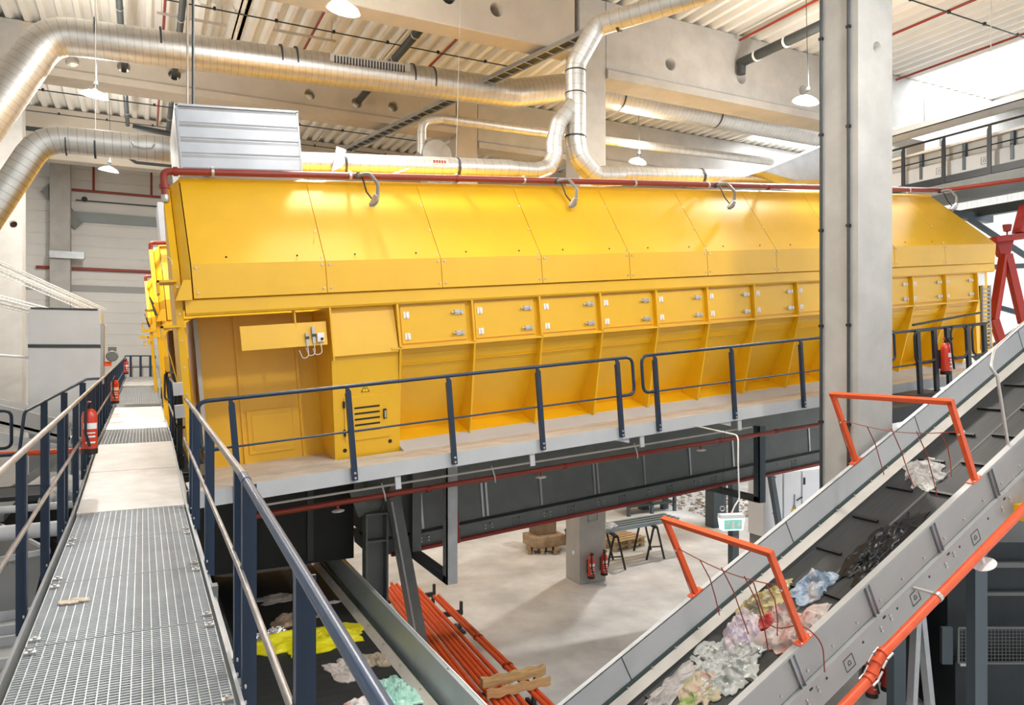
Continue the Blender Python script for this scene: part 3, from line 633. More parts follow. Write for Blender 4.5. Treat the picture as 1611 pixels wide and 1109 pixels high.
# ---------------------------------------------------------------- main walkway
def wz(y):
    pts = ((-5, 3.9), (9.42, 3.9), (14.0, 4.15), (16.6, 4.15), (22, 4.22), (22.01, 4.32), (30, 4.40), (30.01, 4.48), (37.6, 4.55))
    for (a, za), (b_, zb) in zip(pts, pts[1:]):
        if a <= y <= b_: return za + (zb-za)*(y-a)/(b_-a)
    return pts[-1][1]
wk = thing('walkway', 'long steel walkway with open grating in front and beige plates leading to the back wall', 'walkway', (0, 0, 0))
XL, XR = -.66, .44
def grating(y0, y1, name='grating'):
    b = MB(); n = 20
    for k in range(n+1):
        x = XL + .02 + (XR-XL-.04)*k/n; zz0, zz1 = wz(y0), wz(y1); b.bar((x, y0, zz0-.015), (x, y1, zz1-.015), .006, .03)
    y = y0
    while y < y1:
        z = wz(y); b.bx(XL+.02, XR-.02, y, y+.007, z-.026, z-.003); y += .034
    return b.build(name, GRATE, wk)
for k in range(6):
    ya = 1.2 + 1.37*k; grating(ya + .012, ya + 1.358)
grating(14.02, 16.58); grating(22.02, 29.98)
def plate(y0, y1):
    z0, z1 = wz(y0+.02), wz(y1-.02)
    return MB().slab([(XL, y0, z0), (XR+.02, y0, z0), (XR+.02, y1, z1), (XL, y1, z1)], -.03).build('floor_plate', PLATE, wk)
plate(9.43, 11.7); plate(11.71, 14.0); plate(16.6, 19.3); plate(19.31, 22.0); plate(30.0, 33.8); plate(33.81, 37.6)
for x, s in ((XL-.03, -1), (XR+.01, 1)):
    for ya, yb in ((1.0, 9.42), (9.42, 14.0), (14.0, 22.0), (22.02, 30.0), (30.02, 37.6)):
        za, zb = wz(ya+.01), wz(yb-.01)
        MB().bar((x, ya, za-.10), (x, yb, zb-.10), .02, .24).bar((x + s*.04, ya, za-.21), (x+s*.04, yb, zb-.21), .09, .016).build('stringer', STEEL, wk)
for k in range(6):
    for y in (1.2+1.37*k+.10, 1.2+1.37*k+1.25):
        for x in (XL+.06, XR-.05):
            MB().bx(x-.03, x+.03, y-.02, y+.02, 3.90, 3.912).lathe([(.012, .0), (.012, .02)], (x, y, 3.905), 'z', 8).build('grating_clip', BRASS, wk)
for y in (6.5, 9.4): MB().bx(-.75, .55, y-.05, y+.05, 3.55, 3.78).build('cross_beam', MGREY, wk)
MB().bx(-.72, -.62, 9.3, 9.45, .0, 3.6).build('support_leg', MGREY, wk)
MB().lathe([(.0, 0), (.05, .004), (.06, 0)], (-.44, 6.15, 3.9), 'z', 12).build('dried_lump', CARD, wk) if False else None
def lrail(label, X, posts, y0, y1, top_m, group, s, end=None):
    rl = thing('guard_rail', label, 'railing', (0, 0, 0), group=group)
    ys = sorted(set([y0, y1] + [y for y in (4.4, 9.42, 14, 22, 30) if y0 < y < y1]))
    def rz(y):   # straight fall of the handrail
        return 5.0 + (y-5)*.0135 if y > 5 else (5.0 if s < 0 or y > 4.4 else 5.0 - (4.4-y)*.050)
    pts = [(X, y, rz(y) + .0) for y in ys]
    MB().tube(pts, .0235, 12).build('handrail', top_m, rl)
    MB().tube([(X - s*.02, y, rz(y)-.52) for y in ys], .016, 10).build('knee_rail', WORN, rl)
    for y in posts:
        z0 = wz(y) - .22; z1 = rz(y) - .02
        p = MB().bx(X-.012, X+.0, y-.035, y+.035, z0, z1).bx(min(X-.012, X+s*.072), max(X, X+s*.072), y+.023, y+.035, z0, z1-.03).build('post', NAVY, rl)
        for z in (z0+.05, z0+.14):
            MB().lathe([(.013, -.02), (.013, .02)], (X-.006, y, z), 'x', 8).build('bolt', BRASS, p)
    return rl
lp = [1.0, 3.4, 4.8, 6.2, 7.6, 9.0, 9.4, 10.9, 12.3, 13.4, 14.6, 15.9, 16.9, 18.4, 19.6, 21.2, 22.6, 24.0, 26, 28, 30, 32, 34, 36, 37.5]
lrail('navy guard rail with worn handrail along the left side of the main walkway', XL-.075, lp, .6, 37.55, WORN, 'walkway guard rails', -1)
lrail('navy guard rail with shiny handrail on the right of the grating, nearest the camera', XR+.065, [1.6, 2.75, 4.35, 4.75, 7.1, 9.0, 9.55], .9, 10.6, RAILB, 'walkway guard rails', 1)
o = [x for x in bpy.data.objects if x.name.startswith('guard_rail')][-1]
MB().tube([(XR+.065, 4.4, 5.0), (XR+.065, 10.6, 5.0756)], .0238, 12).build('worn_handrail', WORN, o)
MB().tube([(XR+.065, 4.22, 4.991), (XR+.065, 4.38, 4.999)], .027, 12).build('joint_sleeve', RAILB, o)
for y0, y1, t in ((12.6, 16.4, 'right of the walkway at the end of the first housing'), (18.3, 24.5, 'right of the walkway between the second and third housings')):
    posts = [y0+.1 + k*(y1-y0-.2)/3 for k in range(4)]
    rl = lrail('short navy guard rail %s' % t, XR+.05, posts, y0, y1, NAVY, 'walkway guard rails', 1)
    MB().bx(XR+.02, XR+.14, y0, y0+.25, wz(y0)-.22, wz(y0)-.02).build('step_box', NAVYD, rl)
    zc = wz(y0) + .75
    MB().tube([(XR+.10 + p[0], y0-.05, zc + p[1]) for p in rrect(.20, .62, .08)], .02, 8, True).build('end_loop', NAVYD, rl)
rl = thing('guard_rail', 'navy guard rail closing the far end of the walkway by the back wall', 'railing', group='walkway guard rails')
MB().tube(fillet([(XL-.07, 37.3, 5.4), (XL-.07, 37.6, 5.5), (XR+.06, 37.6, 5.5), (XR+.06, 37.0, 5.4)], .1), .03, 8).build('handrail', NAVY, rl)
MB().tube([(XL-.07, 37.6, 4.98), (XR+.06, 37.6, 4.98)], .022, 8).build('knee_rail', NAVY, rl)
for x in (-.5, -.1, .3): MB().bx(x-.05, x+.05, 37.55, 37.6, 4.4, 5.5).build('post', NAVY, rl)
extinguisher('red extinguisher hung on the left walkway rail, nearest the camera', (-.60, 10.6, 4.42), 1.05, R(10))
extinguisher('red extinguisher on the left walkway rail, second from the camera', (-.60, 19.9, 4.46), 1.05, R(10))
extinguisher('red extinguisher on the left walkway rail, furthest away', (-.60, 33.0, 4.80), 1.0, R(10))
extinguisher('left one of the two extinguishers on the concrete column behind the yellow housing', (9.77, 15.12, .17), 1.0, 0)
extinguisher('right one of the two extinguishers on the concrete column behind the yellow housing', (10.15, 15.12, .20), 1.0, 0)
extinguisher('extinguisher on the dark landing behind the looped black rails', (13.98, 8.97, 5.25), 1.15, R(20))
extinguisher('left one of the two extinguishers in the dark under the orange pipe', (9.63, 7.30, .60), 1.0, 0)
extinguisher('right one of the two extinguishers in the dark under the orange pipe', (9.97, 7.30, .62), 1.0, 0)
# scrap of litter on the grating
def rag(name, label, cat, loc, sx, sy, h, seed, m, rot=(0,0,0), base=None, group=None, fold=3.0, nr=26, ns=84):
    b = MB(); rows = []; off = Vector((seed*7.3, seed*3.1, seed*1.7)); N = noise.noise
    def outline(a):
        c, s_ = math.cos(a), math.sin(a)
        return 1 + .50*N(Vector((c*1.2, s_*1.2, 0)) + off) + .28*N(Vector((c*3, s_*3, 2)) + off) + .10*N(Vector((c*9, s_*9, 4)) + off)
    def ridge(p): return max(0, 1 - 2.6*abs(N(p)))
    for i in range(1, nr+1):
        t = i/nr; row = []
        for j in range(ns):
            a = 2*math.pi*j/ns; q = t*outline(a); x, y = q*math.cos(a), q*math.sin(a)
            p = Vector((x*fold*.7, y*fold*.7, 0)) + off
            p2 = p + Vector((N(p*1.5), N(p*1.5 + Vector((5, 5, 5))), 0))*.45
            lump = .5 + .75*N(p*.55 + Vector((2, 8, 1)))
            z = h * (max(.08, lump)*(.30 + .62*ridge(p2)) + .16*ridge(p2*1.9 + Vector((3, 3, 0))) + .05*ridge(p2*4.2)) * (1 - .86*t**3) + .008
            dx = .16*N(p2*1.4 + Vector((9, 0, 3))); dy = .16*N(p2*1.4 + Vector((0, 9, 5)))
            row.append(b.P(((x+dx*t)*sx, (y+dy*t)*sy, z)))
        rows.append(row)
    c = b.P((0, 0, sum(b.v[k].z for k in rows[0])/ns))
    for j in range(ns): b.F((c, rows[0][j], rows[0][(j+1) % ns]), True)
    for r0, r1 in zip(rows, rows[1:]):
        for j in range(ns): b.F((r0[j], r1[j], r1[(j+1) % ns], r0[(j+1) % ns]), True)
    low = [b.P((b.v[k].x, b.v[k].y, .002)) for k in rows[-1]]
    for j in range(ns): b.F((rows[-1][j], low[j], low[(j+1) % ns], rows[-1][(j+1) % ns]))
    b.F(low[::-1])
    o = b.build(name, m); o.location = loc; o.rotation_euler = rot
    return tag(o, label, cat, group)
rag('paper_scrap', 'small beige scrap lying on the near grating', 'litter', (-.44, 6.12, 3.903), .10, .055, .02, 3, mat('paper scrap', (.62, .52, .42), .8))
# ---------------------------------------------------------------- inclined conveyor on the right
CO = (4.266, 7.2, 1.677); CA = math.atan2(6.141-1.677, 13.327-4.266)
def conv_root(name, label, cat, loc=(0,0,0), group=None):
    rot = Matrix.Rotation(-CA, 4, 'Y'); p = Vector(CO) + rot.to_3x3() @ Vector(loc)
    return thing(name, label, cat, p, (0, -CA, 0), group)
cv = conv_root('belt_conveyor', 'steep grey belt conveyor with cleated black belt rising to the upper right', 'conveyor')
S0, S1 = -1.4, 11.5
bl = MB().bx(S0, S1, -1.60, -.06, -.47, -.42).build('belt', BELT, cv)
for y in (-.83,): MB().bx(S0, S1, y-.02, y+.02, -.422, -.416).build('belt_seam', mat('belt seam', (.10, .10, .10), .7), bl)
for k in range(15):
    s = -.7 + .785*k
    for ya, yb, ds in ((-.66, -.28, 0), (-1.22, -.88, .06)):
        MB().bx(s+ds-.02, s+ds+.02, ya, yb, -.42, -.385).build('cleat', BLACK, bl)
    MB().bx(s-.03, s+.05, -1.5, -1.46, -.42, -.38).build('cleat', BLACK, bl)
fw = MB().bx(S0, S1, .0, .012, -.34, .0).bx(S0, S1, .0, .07, -.012, .0).build('side_wall', GPAINT, cv)
for s in (.9, 3.9, 6.9, 9.9): MB().bx(s-.006, s+.006, -.004, .004, -.34, 0).build('panel_joint', SEAL, fw)
MB().bx(S0, S1, -.02, .012, -.40, -.335).build('seal_strip', SEAL, cv)
MB().prism([(-.02, -.385), (-.005, -.40), (-.17, -.425), (-.18, -.41)], 'x', S0, 9.9).build('skirt_strip', SKIRT, cv)
nw = MB().prism([(-1.68, 0), (-1.60, 0), (-1.60, -.012), (-1.63, -.02), (-1.63, -.42), (-1.645, -.42), (-1.645, -.03), (-1.68, -.03)], 'x', S0, S1).build('side_wall', CGREY, cv)
MB().prism([(-1.62, -.34), (-1.62, -.36), (-1.45, -.42), (-1.47, -.40)], 'x', S0, S1).build('skirt_strip', SKIRT, cv)
lb = MB().prism([(-1.70, -.43), (-1.60, -.43), (-1.60, -.46), (-1.68, -.46), (-1.68, -.72), (-1.62, -.74), (-1.62, -.76), (-1.70, -.76)], 'x', S0, S1).build('side_beam', CGREY, cv)
MB().bx(S0, S1, -.0, .08, -.76, -.40).build('side_beam', CGREY, cv)
MB().bx(S0, S1, -1.6, -.05, -.76, -.70).build('return_tray', DGREY, cv)
for s in (.72, 1.974, 3.267, 4.555, 5.818, 7.1):
    q = MB().bx(s-.035, s+.035, -1.66, -1.645, -.44, -.03).bx(s-.035, s-.028, -1.685, -1.645, -.44, -.03).bx(s+.028, s+.035, -1.685, -1.645, -.44, -.03).build('wall_bracket', GALVB, cv)
bolt = MB().lathe([(.012, 0), (.012, .016)], n=8, ax='y')
bm = MB().lathe([(.013, -.02), (.013, 0)], (0, 0, 0), 'y', 8).mesh('bolt', BRASS)
hm_ = MB().lathe([(.016, -.003), (.016, 0)], (0, 0, 0), 'y', 10).mesh('round_hole', BLACK)
def put(me, nm, par, loc):
    o = bpy.data.objects.new(nm, me); col.objects.link(o); o.parent = par; o.location = loc; return o
for k in range(20): put(bm, 'bolt', nw, (-.9 + .43*k, -1.645, -.33))
for k in range(22): put(bm, 'bolt', cv, (-.8 + .4*k, -.02, -.37))
for s in (.72, 1.974, 3.267, 4.555, 5.818):
    for ds, z in ((.14, -.52), (.14, -.57), (-.05, -.55), (-.05, -.60)): put(bm, 'bolt', lb, (s+ds, -1.70, z))
    MB().bx(s+.03, s+.08, -1.703, -1.70, -.50, -.475).build('square_hole', BLACK, lb)
for k in range(9): put(hm_, 'round_hole', lb, (.35 + .64*k, -1.70, -.53))
def house_mark(par, c, s=.075, flip=1, ax='y'):
    m_ = MB(); y0 = c[1]
    t = .004
    for q in (((-s, -s), (s, -s)), ((s, -s), (s, s)), ((s, s), (-s, s)), ((-s, s), (-s, -s))):
        m_.bar((c[0]+q[0][0], y0, c[2]+q[0][1]), (c[0]+q[1][0], y0, c[2]+q[1][1]), .004, .006)
    for q in (((-.3, -.3), (.3, -.3)), ((.3, -.3), (.3, .1)), ((.3, .1), (0, .4)), ((0, .4), (-.3, .1)), ((-.3, .1), (-.3, -.3))):
        m_.bar((c[0]+q[0][0]*s, y0, c[2]+q[0][1]*s), (c[0]+q[1][0]*s, y0, c[2]+q[1][1]*s), .004, .005)
    return m_.build('stamped_mark', BLACK, par)
for s in (1.35, 2.63, 3.87, 5.15): house_mark(lb, (s, -1.702, -.60))
for s, zf in ((4.9, 0), (9.0, 0)):
    x = CO[0] + s*math.cos(CA); z = CO[2] + s*math.sin(CA)
for s in (5.75, 10.5):
    for y in (-1.35, -.2):
        lg = Vector(CO) + Matrix.Rotation(-CA, 3, 'Y') @ Vector((s, y, -.76))
        g = MB().bx(lg.x-.13, lg.x+.13, lg.y-.06, lg.y+.06, 0, lg.z-.02)
        o = g.build('support_leg', mat('blue grey steel', (.075, .10, .12), .45, .3)); o.parent = cv; o.matrix_parent_inverse = (Matrix.Translation(CO) @ Matrix.Rotation(-CA, 4, 'Y')).inverted()
lg = [(8.75, 6.05, 2.75), (9.15, 6.05, .02)]
for dx in (0, -.45):
    o = MB().bar((8.78, 6.0, 2.7), (9.2 + dx*1.4, 6.0, .02), .09, .09).build('brace_leg', STEEL); o.parent = cv; o.matrix_parent_inverse = (Matrix.Translation(CO) @ Matrix.Rotation(-CA, 4, 'Y')).inverted()
# red safety frames over the belt
for s, t in ((2.2, 'lower red safety frame with hanging red cords over the waste on the belt'), (5.51, 'upper red safety frame with red cords in front of the tall column')):
    g = conv_root('safety_frame', t, 'frame', (s, 0, 0))
    for y in (.04, -1.655):
        MB().bx(-.032, .032, y-.03, y+.03, .012, 1.10).build('frame_post', ORANGE, g)
        ft = MB().bx(-.10, .10, y-.05, y+.05, .0, .014).build('foot_plate', ORANGE, g)
        for dx in (-.07, .07): put(bm, 'bolt', ft, (dx, y-.03, .02))
        MB().tube([(-.05, y, .66), (.05, y-.02, .66)], .016, 8).build('cord_clamp', BRASS, g)
    MB().bx(-.032, .032, -1.69, .075, 1.06, 1.12).build('cross_bar', ORANGE, g)
    main = [(0, .04 - 1.695*k/12, .68 - .10*math.sin(math.pi*k/12)) for k in range(13)]
    MB().tube(main, .006, 6).build('trip_cord', RED, g)
    MB().tube([(0, .10, .66), (-.02, .12, -.1)], .005, 5).build('hanging_cord', RED, g)
    for k, y in enumerate((-.35, -.72, -1.08, -1.4)):
        ln = (.70, .85, .88, .5)[k]; sway = (.10, .06, .14, .18)[k]
        MB().tube([(0, y, .62), (.02, y-.02, .62-ln*.4), (.0 - sway*.3, y-.05, .62-ln*.75), (-sway, y-.10, .62-ln)], .007, 6).build('hanging_cord', RED, g)
    if s < 3:
        MB().tube(fillet([(0, -1.2, .58), (-.15, -1.35, .1), (.1, -1.62, .12), (.15, -1.75, -.1), (.05, -1.73, -.42)], .3), .007, 6).build('loose_cord', DRED, g)
# waste on the belt
def noise_mat(name, cols, scale=5, rough=.45, alpha=1.):
    if name in MATS: return MATS[name]
    m = bpy.data.materials.new(name); m.use_nodes = True; nt = m.node_tree; b = nt.nodes['Principled BSDF']; b.inputs['Roughness'].default_value = rough
    tc = nt.nodes.new('ShaderNodeTexCoord'); nz = nt.nodes.new('ShaderNodeTexNoise'); nz.inputs['Scale'].default_value = scale; nz.inputs['Detail'].default_value = 3; nz.inputs['Distortion'].default_value = .6
    rp = nt.nodes.new('ShaderNodeValToRGB'); rp.color_ramp.interpolation = 'B_SPLINE'; e = rp.color_ramp.elements
    n = len(cols)
    while len(e) < n: e.new(.5)
    for k, c in enumerate(cols): e[k].position = .30 + .40*k/max(1, n-1); e[k].color = (*c, 1)
    nt.links.new(tc.outputs['Object'], nz.inputs[0]); nt.links.new(nz.outputs[0], rp.inputs[0]); nt.links.new(rp.outputs[0], b.inputs['Base Color'])
    MATS[name] = m; return m
GREYF = noise_mat('grey film', [(0.234, 0.226, 0.218), (0.359, 0.351, 0.335), (0.484, 0.476, 0.46)], 8)
def on_belt(name, label, s, y, *a, rz=0, dz=0, **k):
    rot = Matrix.Rotation(-CA, 3, 'Y'); p = Vector(CO) + rot @ Vector((s, y, -.418+dz))
    o = rag(name, label, 'waste', (0, 0, 0), *a, **k); o.matrix_world = Matrix.Translation(p) @ rot.to_4x4() @ Matrix.Rotation(rz, 4, 'Z'); return o
on_belt('plastic_film', 'crumpled whitish plastic film under the upper red frame', 6.05, -.56, .44, .26, .12, 1, GREYF, rz=.5, fold=4)
on_belt('plastic_film', 'long shiny black plastic film beside the near side wall', 4.2, -1.05, .80, .30, .12, 2, mat('black film', (0.00624, 0.00702, 0.00858), .3, spec=.35), rz=.1, fold=5)
on_belt('plastic_bag', 'blue and white crumpled bag lying alone on the belt', 3.33, -.76, .29, .24, .22, 5, noise_mat('blue white', [(0.39, 0.367, 0.359), (0.484, 0.468, 0.468), (0.0624, 0.211, 0.39), (0.515, 0.515, 0.53)], 7), rz=.2)
on_belt('packaging', 'yellow and green crumpled packaging at the far skirt strip', 2.82, -.40, .42, .20, .20, 7, noise_mat('yellow green pack', [(0.0624, 0.0858, 0.0546), (0.312, 0.265, 0.195), (0.452, 0.374, 0.078), (0.406, 0.351, 0.296)], 6), rz=-.2)
on_belt('plastic_bag', 'pale lilac printed bag in the middle of the waste heap', 2.28, -.50, .42, .24, .20, 9, noise_mat('lilac bag', [(0.265, 0.218, 0.343), (0.437, 0.39, 0.437), (0.468, 0.367, 0.39), (0.468, 0.452, 0.445)], 7), rz=.5)
on_belt('plastic_bag', 'pinkish beige bag with red top beside the lower red frame post', 2.60, -1.05, .42, .36, .22, 11, noise_mat('pink bag', [(0.39, 0.078, 0.0468), (0.374, 0.289, 0.265), (0.413, 0.335, 0.312), (0.367, 0.32, 0.296)], 3.2), rz=0)
on_belt('plastic_bag', 'red plastic scrap between the lilac bag and the pinkish bag', 2.62, -.70, .18, .12, .18, 12, noise_mat('red scrap', [(0.429, 0.0156, 0.0156), (0.546, 0.039, 0.0312), (0.624, 0.39, 0.351)], 7))
on_belt('plastic_film', 'clear crumpled film in the lower part of the waste heap', 1.80, -.76, .46, .38, .13, 13, noise_mat('clear film', [(0.203, 0.234, 0.211), (0.343, 0.367, 0.343), (0.468, 0.468, 0.468), (0.296, 0.328, 0.296)], 9, .3), rz=.2, fold=5)
on_belt('packaging', 'food packaging printed pink and leaf green, lowest on the near side', 1.34, -.78, .36, .27, .10, 15, noise_mat('green pack', [(0.39, 0.117, 0.172), (0.421, 0.296, 0.218), (0.421, 0.351, 0.257), (0.187, 0.257, 0.039), (0.109, 0.195, 0.0312)], 3.4, .4), rz=.4)
on_belt('plastic_film', 'long grey film along the far skirt at the bottom of the belt', 1.10, -.46, .46, .16, .10, 17, noise_mat('pale film', [(0.265, 0.25, 0.242), (0.359, 0.328, 0.312), (0.421, 0.39, 0.374)], 6), rz=.1)
# orange pipe in front of the conveyor
op = conv_root('sprinkler_pipe', 'thick orange-red pipe parallel to the inclined conveyor, with a coupled offset', 'pipe')
MB().tube([(-1.2, -1.93, -.74), (2.62, -1.93, -.69)], .052, 16).build('pipe_run', ORANGE, op)
MB().tube([(2.60, -1.93, -.69), (2.70, -1.93, -.665), (2.80, -1.93, -.60), (2.90, -1.93, -.575)], .05, 14).build('offset_piece', ORANGE, op)
MB().tube([(2.88, -1.93, -.575), (9.5, -1.93, -.54)], .052, 16).build('pipe_run', ORANGE, op)
for s, z, d in ((2.60, -.69, .0), (2.69, -.665, .4), (2.80, -.60, .4), (2.91, -.575, 0)):
    c_ = Vector((s, -1.93, z)); dd = Vector((math.cos(d), 0, math.sin(d)))
    c = MB().tube([c_-dd*.022, c_+dd*.022], .068, 16).build('coupling', ORANGE, op)
    for y in (-.085, .085): MB().tube([c_ + Vector((0, y, 0)) - dd*.05, c_ + Vector((0, y, 0)) + dd*.05], .013, 8).build('bolt', BRASS, c)
for s in (3.95, 6.4):
    c = MB().lathe([(.062, -.025), (.062, .025)], (s, -1.93, -.565), 'x', 14).build('pipe_clamp', BRASS, op); MB().bar((s, -1.92, -.53), (s-.06, -1.70, -.48), .03, .03).build('clamp_arm', BRASS, c)
MB().lathe([(.02, -.16), (.02, -.05)], (4.85, -1.93, -.56), 'z', 10).lathe([(.01, -.165), (.13, -.17), (.135, -.16), (.01, -.15)], (4.85, -1.93, -.56), 'z', 20).build('sprinkler_head', WHITE, op)
# thin steel tube with elbow at the conveyor's upper right
tag(MB().tube(fillet([(10.11, 5.55, 3.75), (9.88, 5.66, 5.38), (9.80, 5.70, 5.50), (10.05, 5.80, 5.72), (10.6, 5.85, 5.98), (11.6, 5.9, 6.45)], .08), .020, 10).build('steel_tube', BRASS), 'thin steel tube bending over the top of the inclined conveyor', 'pipe')
tag(MB().bx(10.52, 10.62, 5.35, 5.45, 0, 6.6).build('steel_post', mat('blue grey steel', (.075, .10, .12))), 'slim blue-grey steel post at the right edge beside the conveyor', 'post')

# ---------------------------------------------------------------- near belt conveyor under the walkway rail
lc = thing('belt_conveyor', 'dark belt conveyor below the walkway rail with a bright steel side wall and cream skirt', 'conveyor', (0, 0, 0))
BZ = 1.60
MB().bx(1.05, 3.0, 3.0, 17.0, BZ-.05, BZ).build('belt', BELT, lc)
MB().prism([(2.98, BZ+.085), (2.90, BZ+.004), (2.93, BZ+.0), (3.03, BZ+.08)], 'y', 3.0, 17.0).build('skirt_strip', SKIRT, lc)
MB().bx(3.0, 3.03, 3.0, 17.0, BZ+.05, BZ+.13).build('seal_strip', SEAL, lc)
sw = MB().prism([(3.04, BZ+.05), (3.06, BZ+.05), (3.15, BZ+.40), (3.20, BZ+.40), (3.20, BZ+.385), (3.16, BZ+.38), (3.07, BZ)], 'y', 3.0, 14.0).build('side_wall', mat('brushed wall sheet', (.50, .56, .58), .36, .2, var=.12, scale=1.2), lc)
MB().bx(3.20, 3.215, 3.0, 14.0, BZ+.38, BZ+.41).build('wall_cap', WHITE, lc)
MB().prism([(3.10, BZ), (3.12, BZ), (3.22, BZ+.42), (3.20, BZ+.42)], 'y', 14.0, 17.0).build('side_wall', DGREY, lc)  # far stretch coloured dark for the shade under the platform
MB().bx(3.165, 3.185, 7.95, 8.0, BZ, BZ+.40).build('wall_joint', DGREY, lc)
for k in range(12): put(MB().lathe([(.010, 0), (.010, .012)], (0, 0, 0), 'x', 8).mesh('bolt', BRASS) if k == 0 else lbm, 'bolt', lc, (2.99, 4.5+.75*k, BZ+.10)); lbm = bpy.data.meshes['bolt'] if k == 0 else lbm
MB().bx(1.0, 1.03, 3.0, 17.0, BZ-.3, BZ+.4).build('side_wall', DGREY, lc)
MB().bx(1.0, 3.2, 3.0, 17.0, BZ-.35, BZ-.3).bx(3.03, 3.2, 3.0, 17.0, BZ-.35, BZ).build('frame_tray', DGREY, lc)
for y in (5, 9, 13, 16.5):
    for x in (1.1, 3.05): MB().bx(x-.05, x+.05, y-.05, y+.05, 0, BZ-.35).build('support_leg', DGREY, lc)
def on_left(name, label, x, y, *a, rz=0, **k):
    o = rag(name, label, 'waste', (x, y, BZ+.002), *a, **k); o.rotation_euler = (0, 0, rz); return o
on_left('plastic_film', 'greyish film lump lying far back on the dark belt below the walkway', 2.0, 12.6, .30, .20, .06, 21, noise_mat('beige film', [(.48, .42, .38), (.62, .56, .52)], 6))
on_left('plastic_film', 'tiny white film scrap by the skirt of the dark belt', 2.77, 12.0, .13, .07, .04, 22, WHITE)
on_left('paper_wad', 'brownish paper lump behind the yellow bag', 2.05, 11.45, .32, .2, .16, 23, noise_mat('brown paper', [(.25, .14, .08), (.52, .36, .26), (.62, .48, .38)], 5))
on_left('foil', 'crumpled silver foil left of the yellow bag', 1.62, 10.95, .30, .24, .14, 24, mat('foil', (.72, .72, .74), .22, .9), fold=5)
on_left('plastic_bag', 'bright yellow crumpled bag on the dark belt', 2.22, 10.6, .74, .46, .14, 25, noise_mat('bright yellow', [(.62, .55, .0), (.88, .80, .02), (.92, .86, .05)], 4, .4), rz=.05)
on_left('plastic_bag', 'pale beige bag half hidden by the blue handrail', 2.36, 9.35, .22, .36, .12, 26, noise_mat('beige film', [(.5, .45, .4), (.6, .5, .45)]), rz=.4)
on_left('paper_wad', 'tan crumpled paper against the skirt strip, right of the beige bag', 2.72, 9.5, .22, .22, .14, 27, noise_mat('tan paper', [(.30, .24, .17), (.50, .42, .32)], 6))
on_left('plastic_film', 'mint green crumpled film at the lower end of the dark belt', 2.68, 8.5, .26, .46, .16, 28, noise_mat('mint film', [(.22, .50, .42), (.42, .72, .62), (.55, .80, .72)], 6), fold=5)
on_left('plastic_bag', 'white bag with red print lowest on the dark belt', 2.30, 8.3, .24, .2, .15, 29, noise_mat('white red', [(.7, .7, .7), (.75, .73, .72), (.75, .72, .7), (.6, .08, .05)], 7))
# ---------------------------------------------------------------- dark conveyor slung under the platform
uc = machine_root(0, 'enclosed_conveyor', 'dark grey enclosed conveyor slung beneath the service platform', 'conveyor')
FY = 2.70
MB().bx(2.9, 14.6, FY+.06, FY+1.3, -1.70, -.40).build('side_panel', MGREY, uc)
MB().bx(2.9, 14.6, FY, FY+.08, -1.99, -1.76).bx(2.9, 14.6, FY-.02, FY+.03, -1.77, -1.735).build('lower_beam', MGREY, uc)
MB().bx(2.9, 14.6, FY+.02, FY+.07, -1.737, -1.70).build('dark_joint', BLACK, uc)
MB().tube([(3.2, FY-.06, -1.99), (14.6, FY-.06, -2.0)], .04, 10).build('red_rail', DRED, uc)
MB().bx(2.9, 14.6, FY+.08, FY+1.3, -2.02, -1.76).build('bottom_tray', DGREY, uc)
for k, x in enumerate((3.8, 5.08, 6.28, 7.55, 8.75, 9.97, 11.2, 13.6)):
    for dx in ((-.045, .045) if k in (0, 1, 3) else (0,)):
        MB().bx(x+dx-.022, x+dx+.022, FY+.04, FY+.06, -1.68, -1.05).build('splice_strip', GALVB, uc)
for k in range(8): house_mark(uc, (4.45 + 1.22*k, FY-.002, -1.88), .07)
for k in range(17): put(hm_, 'round_hole', uc, (3.3 + .61*k, FY, -1.81))
for k in range(6):
    for ds in (-.07, .07):
        for z in (-1.83, -1.89): put(bm, 'bolt', uc, (3.85 + 1.25*k + ds, FY, z))
pp = machine_root(0, 'sprinkler_pipe', 'long orange-red pipe running below the platform fascia in front of the dark conveyor', 'pipe')
MB().tube([(.75, .60, -.46), (11.8, .60, -.585)], .040, 12).build('pipe_run', RED, pp)
for x, z in ((3.25, -.50), (5.6, -.52), (8.9, -.55), (10.3, -.565)): MB().lathe([(.05, -.03), (.05, .03)], (x, .60, z), 'x', 12).build('coupling', DRED, pp)
for x, z in ((2.55, -.49), (4.3, -.505), (7.0, -.53)): MB().tube([(x, .60, z+.19), (x+.02, .555, z+.02), (x+.03, .57, z-.07)], .012, 6).build('pipe_hanger', BRASS, pp)
for x, z in ((1.9, -.475), (5.15, -.515), (8.45, -.55)):
    h = MB().lathe([(.02, -.10), (.02, -.03)], (x, .60, z), 'z', 10).build('sprinkler_stub', RED, pp); MB().lathe([(.01, -.115), (.085, -.12), (.09, -.11), (.02, -.095)], (x, .60, z), 'z', 18).build('shield_disc', WHITE, h)
MB().tube([(4.35, 2.4, -.45), (4.35, 2.4, -1.95)], .05, 10).build('drop_pipe', DRED, pp)
cp = machine_root(0, 'conduit', 'thin cream conduit running just above the red pipe under the platform', 'conduit')
MB().tube([(.8, .45, -.30), (7.6, .45, -.36), (9.6, .5, -.38)], .016, 8).build('conduit_run', SKIRT, cp)
dh_ = thing('dark_enclosure', 'dark hopper shape added as shade under the left end of the yellow housing', 'hopper', (0, 0, 0))  # dark mass added to fill the black area under the platform
MB().prism([(12.6, 3.55), (15.2, 3.55), (14.6, 2.3), (13.4, 2.3)], 'x', .9, 3.1).build('hopper_body', DGREY, dh_)
